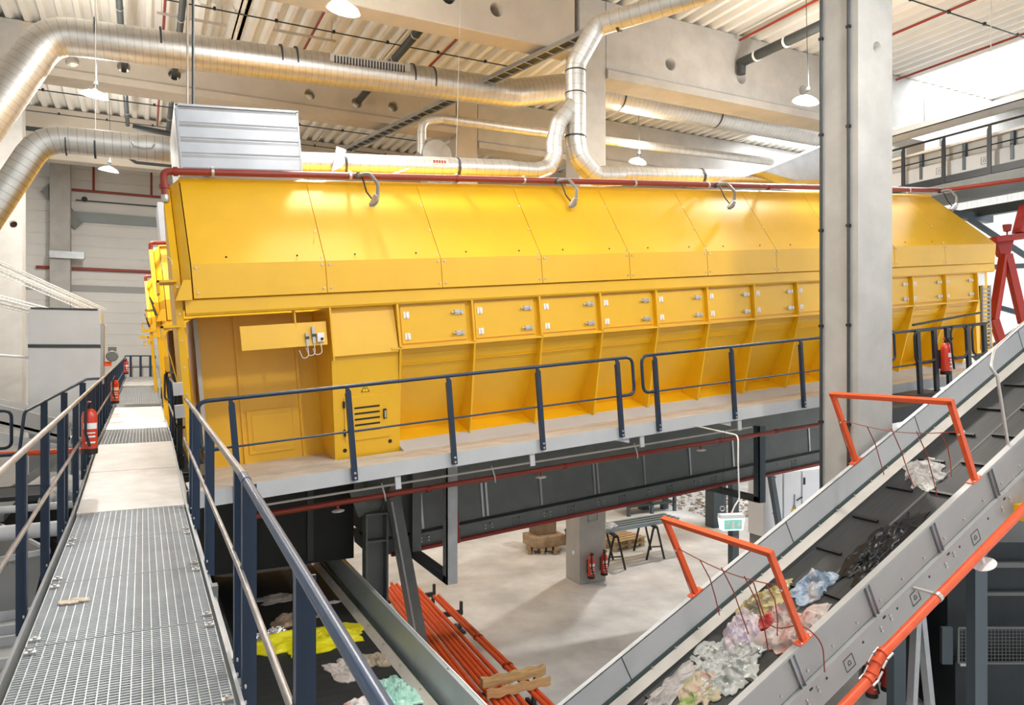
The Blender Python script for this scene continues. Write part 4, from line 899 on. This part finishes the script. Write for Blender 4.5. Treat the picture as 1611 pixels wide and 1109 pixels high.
MB().bx(.45, 3.24, 12.5, 12.56, 2.15, 3.75).build('front_panel', mat('shade black steel', (.012, .014, .015), .6), dh_)  # near-black colour stands in for the shade here
MB().bx(.75, .85, 12.6, 15.2, 0, 3.55).bx(-.6, .75, 13.2, 13.3, 0, 3.7).build('side_panel', DGREY, dh_)
MB().bx(-.6, 3.25, 16.9, 17.0, 0, 3.7).build('rear_panel', DGREY, dh_)
for x in (1.6, 2.5): MB().bx(x-.05, x+.05, 12.46, 12.5, 2.2, 3.75).build('stiffener', DGREY, dh_)
# steel supports
sc_ = thing('steel_column', 'grey steel support column with flared head and a slanting brace under the platform', 'column', (0, 0, 0))
MB().prism([(3.28, 0), (3.62, 0), (3.62, 3.0), (3.82, 3.42), (3.12, 3.42), (3.28, 3.0)], 'y', 12.0, 12.03).bx(3.26, 3.29, 11.8, 12.03, 0, 3.0).bx(3.61, 3.64, 11.8, 12.03, 0, 3.0).bx(3.28, 3.62, 11.82, 12.0, 2.55, 2.58).bx(3.26, 3.64, 11.8, 12.03, 3.0, 3.03).build('column_shaft', MGREY, sc_)
MB().bar((3.12, 11.95, 3.42), (3.27, 11.95, 3.0), .03, .2).bar((3.82, 11.95, 3.42), (3.63, 11.95, 3.0), .03, .2).build('flared_head', MGREY, sc_)
MB().bar((3.72, 11.85, 3.3), (4.35, 11.85, .0), .20, .26, (0, 1, 0)).build('slanting_brace', MGREY, sc_)
MB().bar((3.62, 11.70, 3.25), (4.22, 11.70, .0), .03, .3, (0, 1, 0)).build('brace_flange', STEEL, sc_)
for (x, y, zt, t, X2) in ((4.2, 10.55, 3.95, 'hanging grey steel frame below the platform, left of the extinguisher column', 2.1), (11.45, 11.3, 4.15, 'dark steel hanging frame on the right below the platform, behind the exit sign', 2.55)):
    f = thing('hanging_frame', t, 'frame', (x, y, 0), group='hanging frames')
    mm = MGREY if x < 6 else mat('blue grey steel', (.075, .10, .12))
    MB().bx(-.02, .16, 0, .02, X2, zt).bx(-.02, .0, 0, .16, X2, zt).build('upright', STEEL if x < 6 else mm, f)
    MB().bx(-.02, .14, .03, 1.75, X2+.0, X2+.12).build('cross_member', DGREY, f)
    MB().bx(-.02, .14, 1.6, 1.75, X2, zt).build('rear_upright', mm, f)
BG = mat('blue grey steel', (.075, .10, .12))
for (x, y, zt, s, t) in ((13.95, 14.7, 3.3, .11, 'dark slim steel post behind the exit sign'), (16.7, 18.4, 3.2, .26, 'broad blue-grey post on the littered floor behind the exit sign'), (16.2, 21.6, 3, .16, 'grey post among the shelving behind the trestles'), (16.9, 21.3, 3, .12, 'second grey post among the shelving behind the trestles')):
    tag(MB().bx(x-s, x+s, y-s*.8, y+s*.8, 0, zt).build('steel_post', BG), t, 'post', 'steel posts')
tag(MB().bar((15.3, 14.9, 3.2), (16.0, 14.9, 0), .14, .14).build('leaning_strut', BG), 'leaning dark strut right of the exit sign', 'strut')
# ---------------------------------------------------------------- exit sign and cable
ex = thing('exit_sign', 'glowing white emergency exit sign hanging on a white cable', 'exit sign', (7.88, 8.35, 3.03), (0, 0, R(-18)))
MB().prism([(-.16, 0), (.16, 0), (.19, .18), (-.19, .18)], 'y', -.06, .06).build('sign_body', EXITM, ex)
MB().prism([(-.19, .18), (.19, .18), (.185, .235), (-.185, .235)], 'y', -.065, .065).build('sign_housing', WHITE, ex)
pic = MB().bx(-.14, .14, -.066, -.06, .02, .16).build('pictogram', EXITG, ex)
MB().prism([(.05, .10), (.085, .10), (.085, .14), (.105, .14), (.105, .10), (.135, .10), (.095, .04)], 'y', -.07, -.064).build('down_arrow', WHITE, pic)
MB().bx(-.02, .02, -.07, -.064, .03, .14).build('door_mark', WHITE, pic)
MB().lathe([(.012, 0), (.012, .006)], (-.07, -.067, .135), 'y', 10).bar((-.07, -.068, .12), (-.085, -.068, .075), .006, .02).bar((-.085, -.068, .075), (-.11, -.068, .04), .006, .012).bar((-.085, -.068, .075), (-.06, -.068, .05), .006, .012).bar((-.075, -.068, .11), (-.045, -.068, .095), .006, .01).bar((-.075, -.068, .11), (-.11, -.068, .10), .006, .01).build('running_figure', WHITE, pic)
MB().tube(fillet([(0, 0, .235), (.06, 0, .36), (.14, .02, .45), (.12, .02, 1.0), (.16, .1, 1.40), (.0, 1.42, 1.42)], .12), .012, 8).build('cable', PVC, ex)
MB().tube([(-.14 + p[0], -.0, .32 + p[1]) for p in rrect(.07, .07, .034)], .006, 6, True).build('hanging_ring', BRASS, ex)
MB().tube([(-.14, 0, .355), (-.10, 0, 1.5)], .003, 5).build('hanger_wire', DGREY, ex)
# ---------------------------------------------------------------- things on the floor behind
for k in range(9):
    x0, x1 = 4.72 + .086*k, 4.22 + .100*k
    tag(MB().tube([(x0, 15.9 - .12*(k % 3), .50), (x1, 8.7 + .13*(k % 4), .45)], .039, 10).build('red_tube', ORANGE), 'long orange-red steel tube in the bundle under the timber spacer', 'tube', 'bundle of red tubes')
for k in range(2):
    t = tag(MB().tube([(5.50 + .09*k, 14.6, .52), (5.28 + .09*k, 8.8, .47)], .039, 10).build('red_tube', ORANGE), 'long orange-red tube lying apart on the outer side of the bundle', 'tube', 'two outer red tubes')
    for y in (12.2, 10.9): MB().tube([(5.5+.09*k-.0379*(14.6-y), y-.03, .52-.0086*(14.6-y)), (5.5+.09*k-.0379*(14.6-y), y+.03, .52-.0086*(14.6-y))], .05, 10).build('coupling', DRED, t)
for y, xa, xb, t in ((15.2, 4.6, 5.75, 'far'), (13.9, 4.5, 5.85, 'middle'), (10.35, 4.15, 5.65, 'near')):
    tr = thing('pipe_trestle', 'low steel trestle carrying the red tubes, the %s one' % t, 'trestle', (0, 0, 0), group='pipe trestles')
    MB().bx(xa, xb, y-.04, y+.04, .32, .405).build('bearer', DGREY, tr)
    for x in (xa+.05, xb-.05): MB().bx(x-.03, x+.03, y-.25, y+.25, 0, .05).bx(x-.03, x+.03, y-.03, y+.03, 0, .33).build('foot', DGREY, tr)
    MB().bx(xb-.05, xb, y-.03, y+.03, .36, .58).build('end_stop', DGREY, tr)
for k in range(2):
    pts = []; n = 24
    for i in range(n+1): x = 4.55 + 1.08*i/n; pts.append((x, .0 + .016*math.sin(i*1.05 + k)))
    prof = [(x, z) for x, z in pts] + [(x, z + .13) for x, z in reversed(pts)]
    o = MB().prism([(x, z + .545 + .005*k) for x, z in prof], 'y', 10.02 + .14*k if k else 9.86, 10.13 + .14*k if k else 9.90).build('timber_spacer', WOOD)
    if k: o.location = (0, -.15, .09)
    tag(o, ('lower wavy-edged timber spacer across the red tubes', 'upper wavy-edged timber spacer across the red tubes')[k], 'timber', 'wavy timber spacers')
def pallet(label, x, y, rz, z=0, m=PALLET):
    p = thing('pallet', label, 'pallet', (x, y, z), (0, 0, rz), 'wooden pallets')
    for k in range(5): MB().bx(-.6, .6, -.40+.2*k-.07, -.40+.2*k+.07, .122, .144).build('deck_board', m, p)
    for yy in (-.36, 0, .36):
        MB().bx(-.6, .6, yy-.05, yy+.05, 0, .022).build('bottom_board', m, p)
        for xx in (-.52, 0, .52): MB().bx(xx-.07, xx+.07, yy-.05, yy+.05, .022, .122).build('block', m, p)
    return p
pallet('weathered pallet under the crate and dark boxes left of the extinguisher column', 10.3, 18.5, R(60))
pallet('light timber pallet beneath the trestle table, on its lower twin', 12.5, 17.8, R(8), .146, mat('fresh pallet', (.58, .42, .24), .75, var=.25))
pallet('lower light timber pallet resting on the floor beneath the trestle table', 12.5, 17.8, R(8), 0, mat('fresh pallet', (.58, .42, .24), .75, var=.25))
tag(MB().bx(-.5, .5, -.4, .4, 0, .30).build('wooden_crate', PALLET, None, .01), 'pale wooden crate on the weathered pallet left of the extinguisher column', 'crate').location = (10.35, 18.5, .146)
for k, (dx, dy, dz, s, t) in enumerate(((-.05, .1, .0, .62, 'lowest dark brown carton on the crate'), (-.18, .15, .42, .5, 'middle dark brown carton on the crate'), (.22, .05, .42, .34, 'small carton on top beside the column'))):
    o = tag(MB().bx(-s/2, s/2, -s/2.4, s/2.4, 0, .41).build('carton', CARD, None, .006), t, 'carton'); o.location = (10.4+dx, 18.5+dy, .448+dz)
o = thing('black_bin', 'black plastic bin beside the crate, left of the extinguisher column', 'bin', (10.98, 18.0, 0))
MB().lathe([(.16, 0), (.20, .55), (.22, .56), (.22, .60), (.19, .60), (.15, .03)], n=20).build('bin_body', BLACK, o)
for k, (x, y) in enumerate(((11.0, 15.85), (12.55, 16.2))):
    t = thing('sawhorse', 'dark steel sawhorse under the %s end of the stacked steel profiles' % ('left', 'right')[k], 'sawhorse', (x, y, 0), (0, 0, R(-15)), 'sawhorses')
    for s in (-1, 1):
        for yy in (0, .95): MB().bar((s*.05, yy, .88), (s*.26, yy, 0), .045, .045).build('leg', BLACK, t)
    MB().bx(-.05, .05, -.05, 1.0, .86, .92).build('top_rail', BLACK, t)
    MB().bar((-.17, 0, .35), (.17, 0, .35), .03, .03).build('spreader', BLACK, t)
for k in range(4):
    tag(MB().bx(-1.35, 1.6, -.06, .06, 0, .09).bx(-1.35, 1.6, -.08, -.06, .07, .10).build('steel_profile', mat('blue profile', (.26, .32, .35), .4, .5)), 'galvanised steel profile lying with its fellows across the two sawhorses', 'steel profile', 'steel profiles on the sawhorses').matrix_world = Matrix.Translation((11.9, 16.25 + .19*k, .925)) @ Matrix.Rotation(R(6), 4, 'Z')
rag('plastic_sheet', 'clear plastic heap on the left end of the steel profiles', 'plastic', (11.05, 16.35, 1.03), .32, .22, .22, 33, noise_mat('clear heap', [(.35, .38, .40), (.62, .66, .68), (.8, .82, .84)], 9, .3), fold=5)
# wire shelving and littered ground far behind
sh = thing('storage_rack', 'dark wire storage rack far behind the steel profiles', 'rack', (15.0, 21.2, 0))
for x in (0, 1.0, 2.0): MB().bx(x-.05, x+.05, -.4, -.3, 0, 2.4).build('upright', BG, sh)
for z in (.3, 1.0, 1.7): MB().bx(0, 2.0, -.4, .3, z, z+.06).build('shelf', DGREY, sh)
for k, (x, z) in enumerate(((.3, .36), (1.3, .36), (.5, 1.06), (1.4, 1.06))): tag(MB().bx(15+x-.22, 15+x+.22, 20.95, 21.3, z, z+.4).build('carton', CARD), 'brown carton on the storage rack, %s shelf, %s bay' % (('lower', 'upper')[k//2], ('left', 'right')[k % 2]), 'carton', 'cartons on the rack')
b = MB(); rnd = random.Random(3)
for k in range(900):
    x, y = rnd.gauss(18.2, 1.7), rnd.gauss(20.2, 1.8)
    if y < 18.9: y = 18.9 + rnd.random()*.8
    if 15.4 < x < 17.3 and y < 22 or x < 15.4: continue
    s = .015 + .04*rnd.random()**2; a = rnd.random()*3; h = s*(.3 + rnd.random()); c = Vector((x, y, h*.5)); d = Vector((math.cos(a), math.sin(a), .2))*s*1.6
    b.bar(c-d, c+d, s*2, h)
tag(b.build('floor_litter', noise_mat('litter', [(.10, .08, .06), (.32, .26, .2), (.55, .5, .46)], 3, .9)), 'scattered brown litter over the floor beyond the steel posts', 'litter', kind='stuff')
# white switch cabinets
for k, (x, wd, t) in enumerate(((0, .72, 'white switch cabinet with notice and warning triangle, leftmost in the row under the platform'), (.74, .72, 'white switch cabinet with black lever and warning triangle, middle of the row'), (1.48, .92, 'white switch cabinet with two black grips, right of the lever cabinet'), (2.42, .7, 'white switch cabinet at the right end of the row, beside the tall column'))):
    c = thing('switch_cabinet', t, 'cabinet', (15.55 + x, 15.2 - .0*k, 0), (0, 0, R(0)), 'white switch cabinets')
    MB().bx(0, wd-.01, 0, .6, .5, 2.25).build('cabinet_body', CABW, c, .005); MB().bx(.03, wd-.05, .03, .57, 0, .5).build('plinth', MGREY, c)
    dr = MB().bx(.015, wd-.025, -.02, 0, .52, 2.22).build('door', CABW, c, .004)
    if k < 2:
        s_ = MB().prism([(.3, 1.12), (.48, 1.12), (.39, 1.30)], 'y', -.026, -.02).build('warning_sign', BLACK, dr); MB().prism([(.32, 1.13), (.46, 1.13), (.39, 1.275)], 'y', -.03, -.025).build('sign_face', SIGNY, s_); MB().prism([(.385, 1.25), (.365, 1.20), (.39, 1.20), (.38, 1.15), (.415, 1.21), (.395, 1.21)], 'y', -.033, -.029).build('lightning_mark', BLACK, s_)
    if k == 0: MB().bx(.15, .5, -.025, -.02, 1.75, 2.1).build('notice_sheet', mat('paper', (.75, .75, .73), .7), dr); MB().bx(.28, .42, -.035, -.02, 2.13, 2.17).build('handle', BLACK, dr)
    if k == 1: MB().bar((.5, -.04, 1.42), (.72, -.04, 1.5), .03, .03).build('lever', BLACK, dr); MB().tube(fillet([(.42, -.04, 1.6), (.4, -.05, 1.3), (.62, -.06, .8), (.6, -.05, .5)], .2), .012, 6).build('cable', DGREY, dr)
    if k == 2: MB().bx(.05, .10, -.05, -.02, 1.85, 2.05).build('handle', BLACK, dr); MB().bx(.0, wd, -.023, -.018, 1.32, 1.33).build('door_gap', DGREY, dr)
    if k == 3: MB().bx(.05, .10, -.05, -.02, 1.85, 2.05).build('handle', BLACK, dr)
# ---------------------------------------------------------------- dark machinery at the lower right
dk = thing('baler', 'dark blue-grey press with a wire mesh guard in the shadow at the lower right', 'machine', (10.95, 6.85, 0), (0, 0, R(-26.5)))
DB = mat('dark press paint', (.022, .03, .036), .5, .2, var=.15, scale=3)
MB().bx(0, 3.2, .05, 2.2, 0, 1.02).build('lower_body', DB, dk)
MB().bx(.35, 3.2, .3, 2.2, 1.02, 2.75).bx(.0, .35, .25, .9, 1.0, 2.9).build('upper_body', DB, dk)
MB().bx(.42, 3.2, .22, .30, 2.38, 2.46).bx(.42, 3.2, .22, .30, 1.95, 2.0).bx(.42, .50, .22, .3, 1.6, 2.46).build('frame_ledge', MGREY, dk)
gd = MB().bar((0, -.02, 1.55), (2.6, -.02, 1.55), .03, .03).bar((0, -.02, 1.02), (2.6, -.02, 1.02), .03, .03).bar((0, -.02, 1.02), (0, -.02, 1.55), .03, .03).build('guard_frame', MGREY, dk)
b = MB()
for k in range(44): b.bx(k*.055, k*.055+.006, -.022, -.016, 1.03, 1.54)
for k in range(10): b.bx(0, 2.6, -.024, -.018, 1.04+k*.052, 1.046+k*.052)
b.build('wire_mesh', MGREY, gd)
for x in (.02, 1.0): MB().bx(x, x+.13, -.04, -.02, .98, 1.02).build('guard_clip', GALVB, gd)
MB().bx(-.24, -.08, -.02, .04, 1.0, 1.55).build('switch_box', BG, dk)
tag(MB().bx(10.45, 14.5, 8.5, 8.6, 0, 3.25).bx(10.45, 14.5, 8.46, 8.5, 1.5, 1.6).build('dark_panel', DB), 'dark sheet added for shade beside the foot of the tall column, under the orange pipe', 'screen')  # dark sheet added so the bright floor behind reads as shade
tag(MB().bx(9.95, 10.5, 5.3, 5.6, 3.55, 3.75).build('yellow_box', YELD), 'small yellow steel bracket at the right edge behind the orange pipe', 'bracket')
tag(MB().bx(11.1, 11.2, 7.75, 7.85, 0, 2.6).bar((10.6, 7.8, .0), (11.1, 7.8, 2.2), .1, .1).build('post_frame', DGREY), 'dark strutted post in the shadow under the orange pipe', 'post')
# ---------------------------------------------------------------- upper right bridge conveyor
br = thing('conveyor_bridge', 'grey conveyor bridge with black railing crossing high at the upper right', 'conveyor', (18.4, 0, 0))
Y0, Y1 = 5.0, 13.6
MB().bx(.25, .35, Y0, Y1, 10.22, 10.98).build('side_panel', CGREY, br)
MB().bx(.18, .25, Y0, Y1, 10.22, 10.62).build('lower_panel', GPAINT, br)
MB().bx(.15, .40, Y0, Y1, 10.98, 11.04).build('top_flange', WHITE, br)
MB().bx(.3, 1.5, Y0, Y1, 10.1, 10.2).bx(1.45, 1.5, Y0, Y1, 10.2, 11.0).build('trough', DGREY, br)
MB().bx(-.02, .15, Y0, Y1, 10.02, 10.20).build('toe_board', NAVYD, br)
MB().bx(-.05, 1.5, Y0, Y1, 9.75, 10.0).build('floor_beam', MGREY, br)
MB().tube([(0, Y0, 11.22), (0, Y1, 11.22)], .03, 8).build('handrail', NAVYD, br); MB().tube([(0, Y0, 10.72), (0, Y1, 10.72)], .018, 8).build('knee_rail', NAVYD, br)
for y in (12.98, 11.86, 10.72, 9.6): MB().prism([(y-.05, 9.9), (y+.05, 9.9), (y+.05, 11.1), (y, 11.22), (y-.05, 11.22)], 'x', -.03, .0).build('post', NAVYD, br)
for y in (12.6, 11.45, 10.3, 9.2):
    MB().bx(.16, .26, y-.04, y+.04, 10.3, 10.97).build('stiffener', BG, br)
    q = MB(); yy = y - .5
    for a, c in (((-.08, -.08), (.08, -.08)), ((.08, -.08), (.08, .08)), ((.08, .08), (-.08, .08)), ((-.08, .08), (-.08, -.08)), ((-.03, -.03), (.03, -.03)), ((.03, -.03), (.03, .02)), ((.03, .02), (0, .045)), ((0, .045), (-.03, .02)), ((-.03, .02), (-.03, -.03))):
        q.bar((.178, yy+a[0], 10.42+a[1]), (.178, yy+c[0], 10.42+c[1]), .006, .008)
    q.build('stamped_mark', BLACK, br)
    MB().bx(.176, .18, y-.03, y+.03, 10.5, 10.53).build('slot_hole', BLACK, br)
ct = thing('cable_tray', 'silver perforated cable tray full of cables above the conveyor bridge', 'cable tray', (17.9, 0, 11.35))
MB().bx(-.3, -.28, 4, 14.2, 0, .16).bx(-.3, .3, 4, 14.2, 0, .02).bx(.28, .3, 4, 14.2, 0, .16).build('tray', mat('tray zinc', (.62, .66, .70), .45, .3), ct)
for k in range(80): MB().bx(-.305, -.298, 4.2+k*.125, 4.25+k*.125, .05, .11).build('slot', DGREY, ct) if k == 0 else None
for k in range(3): MB().tube([(-.2+.15*k, 4, .06), (-.2+.15*k, 14.2, .06)], .04, 8).build('cable', MGREY, ct)
for y in (7, 10.4, 13.6): MB().tube([(0, y, .1), (0, y, 3.0)], .012, 6).build('hanger_rod', WHITE, ct)
# structure under the bridge
us = thing('bridge_truss', 'dark steel truss carrying the conveyor bridge behind the red frame', 'frame', (19.0, 11.2, 0))
MB().bx(.9, 1.1, -2.2, 2.2, 9.3, 9.55).bx(-.4, 1.6, .7, .9, 9.2, 9.4).build('chord', BG, us)
for (p, q) in (((.5, .8, 9.3), (2.2, -.6, 7.6)), ((2.2, -.6, 0), (2.2, -.6, 9.4)), ((.7, .8, 7.1), (2.2, -.6, 6.4)), ((.9, .8, 5.5), (2.2, -.6, 7.0)), ((.2, .9, 7.9), (2.4, -.9, 7.95))): MB().bar(p, q, .12, .12).build('truss_member', BG, us)
tr = thing('red_trestle', 'red painted A-shaped steel trestle at the right edge above the conveyor', 'trestle', (19.0, 10.7, 0))
d_ = Vector((.893, -.449, 0))
def tp(a, z): return (d_.x*a, d_.y*a, z)
REDP = mat('trestle red', (.36, .022, .014), .42)
MB().bar(tp(-.30, 8.45), tp(.7, 8.58), .3, .14).build('top_beam', REDP, tr)
MB().bar(tp(-.02, 8.1), tp(-.28, 6.5), .17, .17).bar(tp(-.28, 6.5), tp(-.08, 5.9), .17, .17).build('leg', REDP, tr)
MB().bar(tp(.05, 8.1), tp(.45, 6.4), .17, .17).build('leg', REDP, tr)
MB().slab([tp(-.22, 8.42), tp(.22, 8.45), tp(.12, 8.05), tp(-.08, 8.05)], .2).build('gusset', REDP, tr)
MB().bar(tp(.42, 8.6), tp(.60, 9.3), .34, .3).build('side_plate', REDP, tr)
MB().lathe([(.05, 0), (.05, .04), (.02, .05), (.02, .12), (.08, .14), (.10, .3), (.0, .3)], tp(.05, 8.53), 'z', 12).build('beacon', DRED, tr)
gt = thing('energy_chain', 'vertical silver cable chain at the right end of the yellow housing', 'cable chain', (17.62, 10.33, 5.75), (0, 0, R(-30)))
MB().bx(-.10, -.07, 0, .1, 0, 1.5).bx(.07, .10, 0, .1, 0, 1.5).build('side_rail', GALVB, gt)
for k in range(16): MB().bx(-.1, .1, 0, .03, .04+k*.09, .08+k*.09).build('chain_link', STEEL, gt)
# ---------------------------------------------------------------- left of the walkway
gm = thing('transfer_chute', 'tall light grey sheet-metal housing left of the walkway with a motor on its side', 'machine', (-2.10, 17.9, 0))
MB().bx(0, 1.28, 0, 1.6, 5.84, 6.58).build('upper_hood', GPAINT, gm, .01)
MB().bx(0, 1.28, 0, 1.6, 3.2, 5.79).build('lower_housing', GPAINT, gm, .01)
MB().bx(-.01, 1.29, -.012, 1.61, 5.78, 5.85).build('joint_strip', DGREY, gm)
MB().bx(.04, 1.24, -.02, .1, 6.58, 6.61).build('rubber_lip', DGREY, gm)
mt = MB().lathe([(.10, 0), (.12, .02), (.12, .30), (.10, .34)], (1.50, .2, 5.60), 'y', 18).bx(1.42, 1.58, .25, .45, 5.70, 5.80).build('motor', MGREY, gm)
MB().lathe([(.09, 0), (.09, .10)], (1.40, .35, 5.38), 'z', 14).build('gearbox', ORANGE, mt)
MB().bx(1.28, 1.34, .1, .8, 5.0, 6.3).build('bearing_plate', STEEL, gm)
for k, (z, t) in enumerate(((6.75, 'upper wire cable tray running in from the left edge'), (6.35, 'lower wire cable tray running in from the left edge'))):
    ct2 = thing('wire_tray', t, 'cable tray', (0, 0, 0), group='wire cable trays')
    p, q = Vector((-3.15, 17.0, z+.75)), Vector((-1.35, 20.6, z-.02))
    if k: p.z -= .35
    n_ = Vector((.55, -.25, 0))
    for s in (0, .5, 1): MB().tube([p + n_*s, q + n_*s], .012, 6).build('long_wire', WHITE, ct2)
    MB().tube([p + n_*0 + Vector((0, 0, .22)), q + Vector((0, 0, .22))], .012, 6).build('long_wire', WHITE, ct2)
    b = MB()
    for i in range(34): c = p.lerp(q, i/33.); b.bar(c, c + n_, .008, .008); b.bar(c, c + Vector((0, 0, .22)), .008, .008)
    b.build('cross_wires', WHITE, ct2)['kind'] = 'stuff'
    for i in range(3): MB().tube([p + n_*(.2+.25*i) + Vector((0, 0, .03)), q + n_*(.2+.25*i) + Vector((0, 0, .03))], .022, 6).build('cable', mat('pale cable', (.55, .53, .5), .5), ct2)
ic = thing('trough_conveyor', 'grey steel trough conveyor slanting down to the left behind the walkway rail', 'conveyor', (0, 0, 0))
MB().slab([(-3.4, 16.4, 5.05), (-1.25, 16.4, 4.35), (-1.25, 16.4, 3.95), (-3.4, 16.4, 4.65)], .06).slab([(-3.4, 17.5, 5.05), (-1.25, 17.5, 4.35), (-1.25, 17.5, 3.95), (-3.4, 17.5, 4.65)], .06).build('side_wall', CGREY, ic)
MB().slab([(-3.4, 16.4, 4.70), (-1.25, 16.4, 4.0), (-1.25, 17.5, 4.0), (-3.4, 17.5, 4.70)], .05).build('trough_floor', GPAINT, ic)
MB().bar((-3.4, 16.3, 4.45), (-1.0, 16.3, 3.7), .08, .18).build('frame_beam', GPAINT, ic)
MB().bar((-2.9, 16.2, 2.6), (-1.0, 16.2, 4.0), .08, .14).bar((-2.2, 16.2, 2.4), (-1.0, 16.2, 3.3), .08, .14).build('brace', CGREY, ic)
for x in (-3.0, -1.2): MB().bx(x-.06, x+.06, 16.7, 16.85, 0, 4.2).build('support_leg', MGREY, ic)
tag(MB().tube([(-4.5, 14.2, 4.05), (-.9, 14.2, 4.05)], .045, 10).build('sprinkler_pipe', ORANGE), 'orange-red pipe passing behind the left walkway rail below the slanting trough', 'pipe')
for k, (x0, x1, y, z, r, t) in enumerate(((-3.5, -.85, 10.6, 3.52, .095, 'thick pale grey pipe lying level left of the grating'), (-3.5, -.85, 11.6, 3.62, .05, 'thinner pale pipe behind the thick grey one left of the grating'))):
    tag(MB().tube([(x0, y, z), (x1, y, z)], r, 14).build('grey_pipe', GPAINT), t, 'pipe', 'grey pipes left of the grating')
for k in range(3):
    tag(MB().tube([(-1.36+.19*k + .05*math.sin(t_*2), 13.45+.1*k + t_, 3.365) for t_ in [i*.25 for i in range(9)]], [.10 + (.012 if i % 2 else 0) for i in range(9)], 12).build('ribbed_hose', GPAINT), 'pale ribbed hose in the bundle beside the left rail, %s' % ('first from the left', 'middle one', 'nearest the walkway')[k], 'hose', 'ribbed hoses')
hb = thing('open_bin', 'open grey steel hopper below the left walkway rail', 'hopper', (-1.62, 12.55, 0), (0, 0, R(22.3)))
X0_, X1_, Y0_, Y1_ = -1.0, .05, -1.1, 1.45
for q in (((X0_, Y0_, 3.05), (X1_, Y0_, 3.05), (X1_-.1, Y0_+.25, 2.2), (X0_+.3, Y0_+.25, 2.2)), ((X0_, Y1_, 3.05), (X1_, Y1_, 3.05), (X1_-.1, Y1_-.3, 2.2), (X0_+.3, Y1_-.3, 2.2)), ((X0_, Y0_, 3.05), (X0_, Y1_, 3.05), (X0_+.3, Y1_-.3, 2.2), (X0_+.3, Y0_+.25, 2.2)), ((X1_, Y0_, 3.05), (X1_, Y1_, 3.05), (X1_-.1, Y1_-.3, 2.2), (X1_-.1, Y0_+.25, 2.2))): MB().slab(q, .02).build('hopper_wall', CGREY, hb)
MB().bx(X0_-.04, X1_+.04, Y0_-.04, Y0_, 3.0, 3.07).bx(X0_-.04, X1_+.04, Y1_, Y1_+.04, 3.0, 3.07).bx(X0_-.04, X0_, Y0_, Y1_, 3.0, 3.07).bx(X1_, X1_+.04, Y0_, Y1_, 3.0, 3.07).build('rim', GPAINT, hb)
MB().bx(X0_+.3, X1_-.1, Y0_+.25, Y1_-.3, 0, 2.2).build('hopper_body', MGREY, hb)
cv2 = thing('roller_conveyor', 'grey conveyor frame with pale edge strips at the lower left below the rail', 'conveyor', (-1.0, 0, 0))
MB().bx(-1.8, .12, 7.2, 10.9, 2.30, 2.40).build('bed', CGREY, cv2)
for y in (7.6, 8.5, 9.2, 9.9, 10.3, 10.85): MB().bx(-1.8, .12, y, y+.05, 2.40, 2.50).build('edge_strip', GPAINT, cv2)
MB().bx(-.5, -.1, 8.0, 8.4, 2.4, 2.62).build('sensor_housing', GALVB, cv2)
for x in (-1.6, -.0):
    for y in (7.4, 10.6): MB().bx(x-.05, x+.05, y-.05, y+.05, 0, 2.3).build('support_leg', MGREY, cv2)
mb_ = thing('dark_mass', 'dark box added as shade behind the level grey pipes left of the walkway', 'machine', (0, 0, 0))
MB().bx(-5, -.85, 14.9, 16.0, 0, 3.25).build('base_body', mat('shade black steel', (.012, .014, .015), .6), mb_)  # near-black box put in to make the dark gap behind the pipes
MB().bx(-5, -.85, 14.84, 14.9, 2.6, 2.7).bx(-5, -.85, 14.84, 14.9, 3.15, 3.25).build('base_ledge', DGREY, mb_)
# side stair railing on the left
sr = thing('guard_rail', 'navy guard rail of the side stair branching off left from the walkway', 'railing', group='side stair rails')
MB().tube(fillet([(-.76, 16.2, 5.18), (-.95, 15.9, 5.18), (-1.72, 14.2, 4.72), (-1.78, 14.1, 4.05), (-2.6, 14.0, 4.05)], .12), .026, 10).build('handrail', NAVY, sr)
for x, y, zt in ((-1.0, 15.75, 5.12), (-1.25, 15.2, 4.97), (-1.5, 14.7, 4.85)): MB().bx(x-.05, x+.05, y-.03, y+.03, zt-1.0, zt).build('post', NAVY, sr)
sr = thing('guard_rail', 'navy looped guard rail at the far left below the slanting trough', 'railing', group='side stair rails')
MB().tube(fillet([(-3.6, 14.6, 4.72), (-1.95, 14.6, 4.72), (-1.95, 14.6, 4.1), (-3.6, 14.6, 4.1)], .12), .026, 10).build('handrail', NAVY, sr)
MB().tube(fillet([(-3.6, 13.6, 4.72), (-2.0, 13.6, 4.72), (-2.0, 13.6, 4.15), (-3.6, 13.6, 4.15)], .12), .026, 10).build('handrail', NAVY, sr)
for x in (-2.2, -2.9): MB().bx(x-.05, x+.05, 13.6, 13.66, 3.2, 4.72).build('post', NAVY, sr)
MB().bx(-3.6, -1.9, 13.5, 14.7, 3.1, 3.2).build('landing', MGREY, sr)
tag(MB().tube([(-4, 19.5, 5.75), (-2.12, 19.2, 5.55)], .03, 8).build('handrail', WHITE), 'pale handrail behind the light grey housing at the left edge', 'handrail')
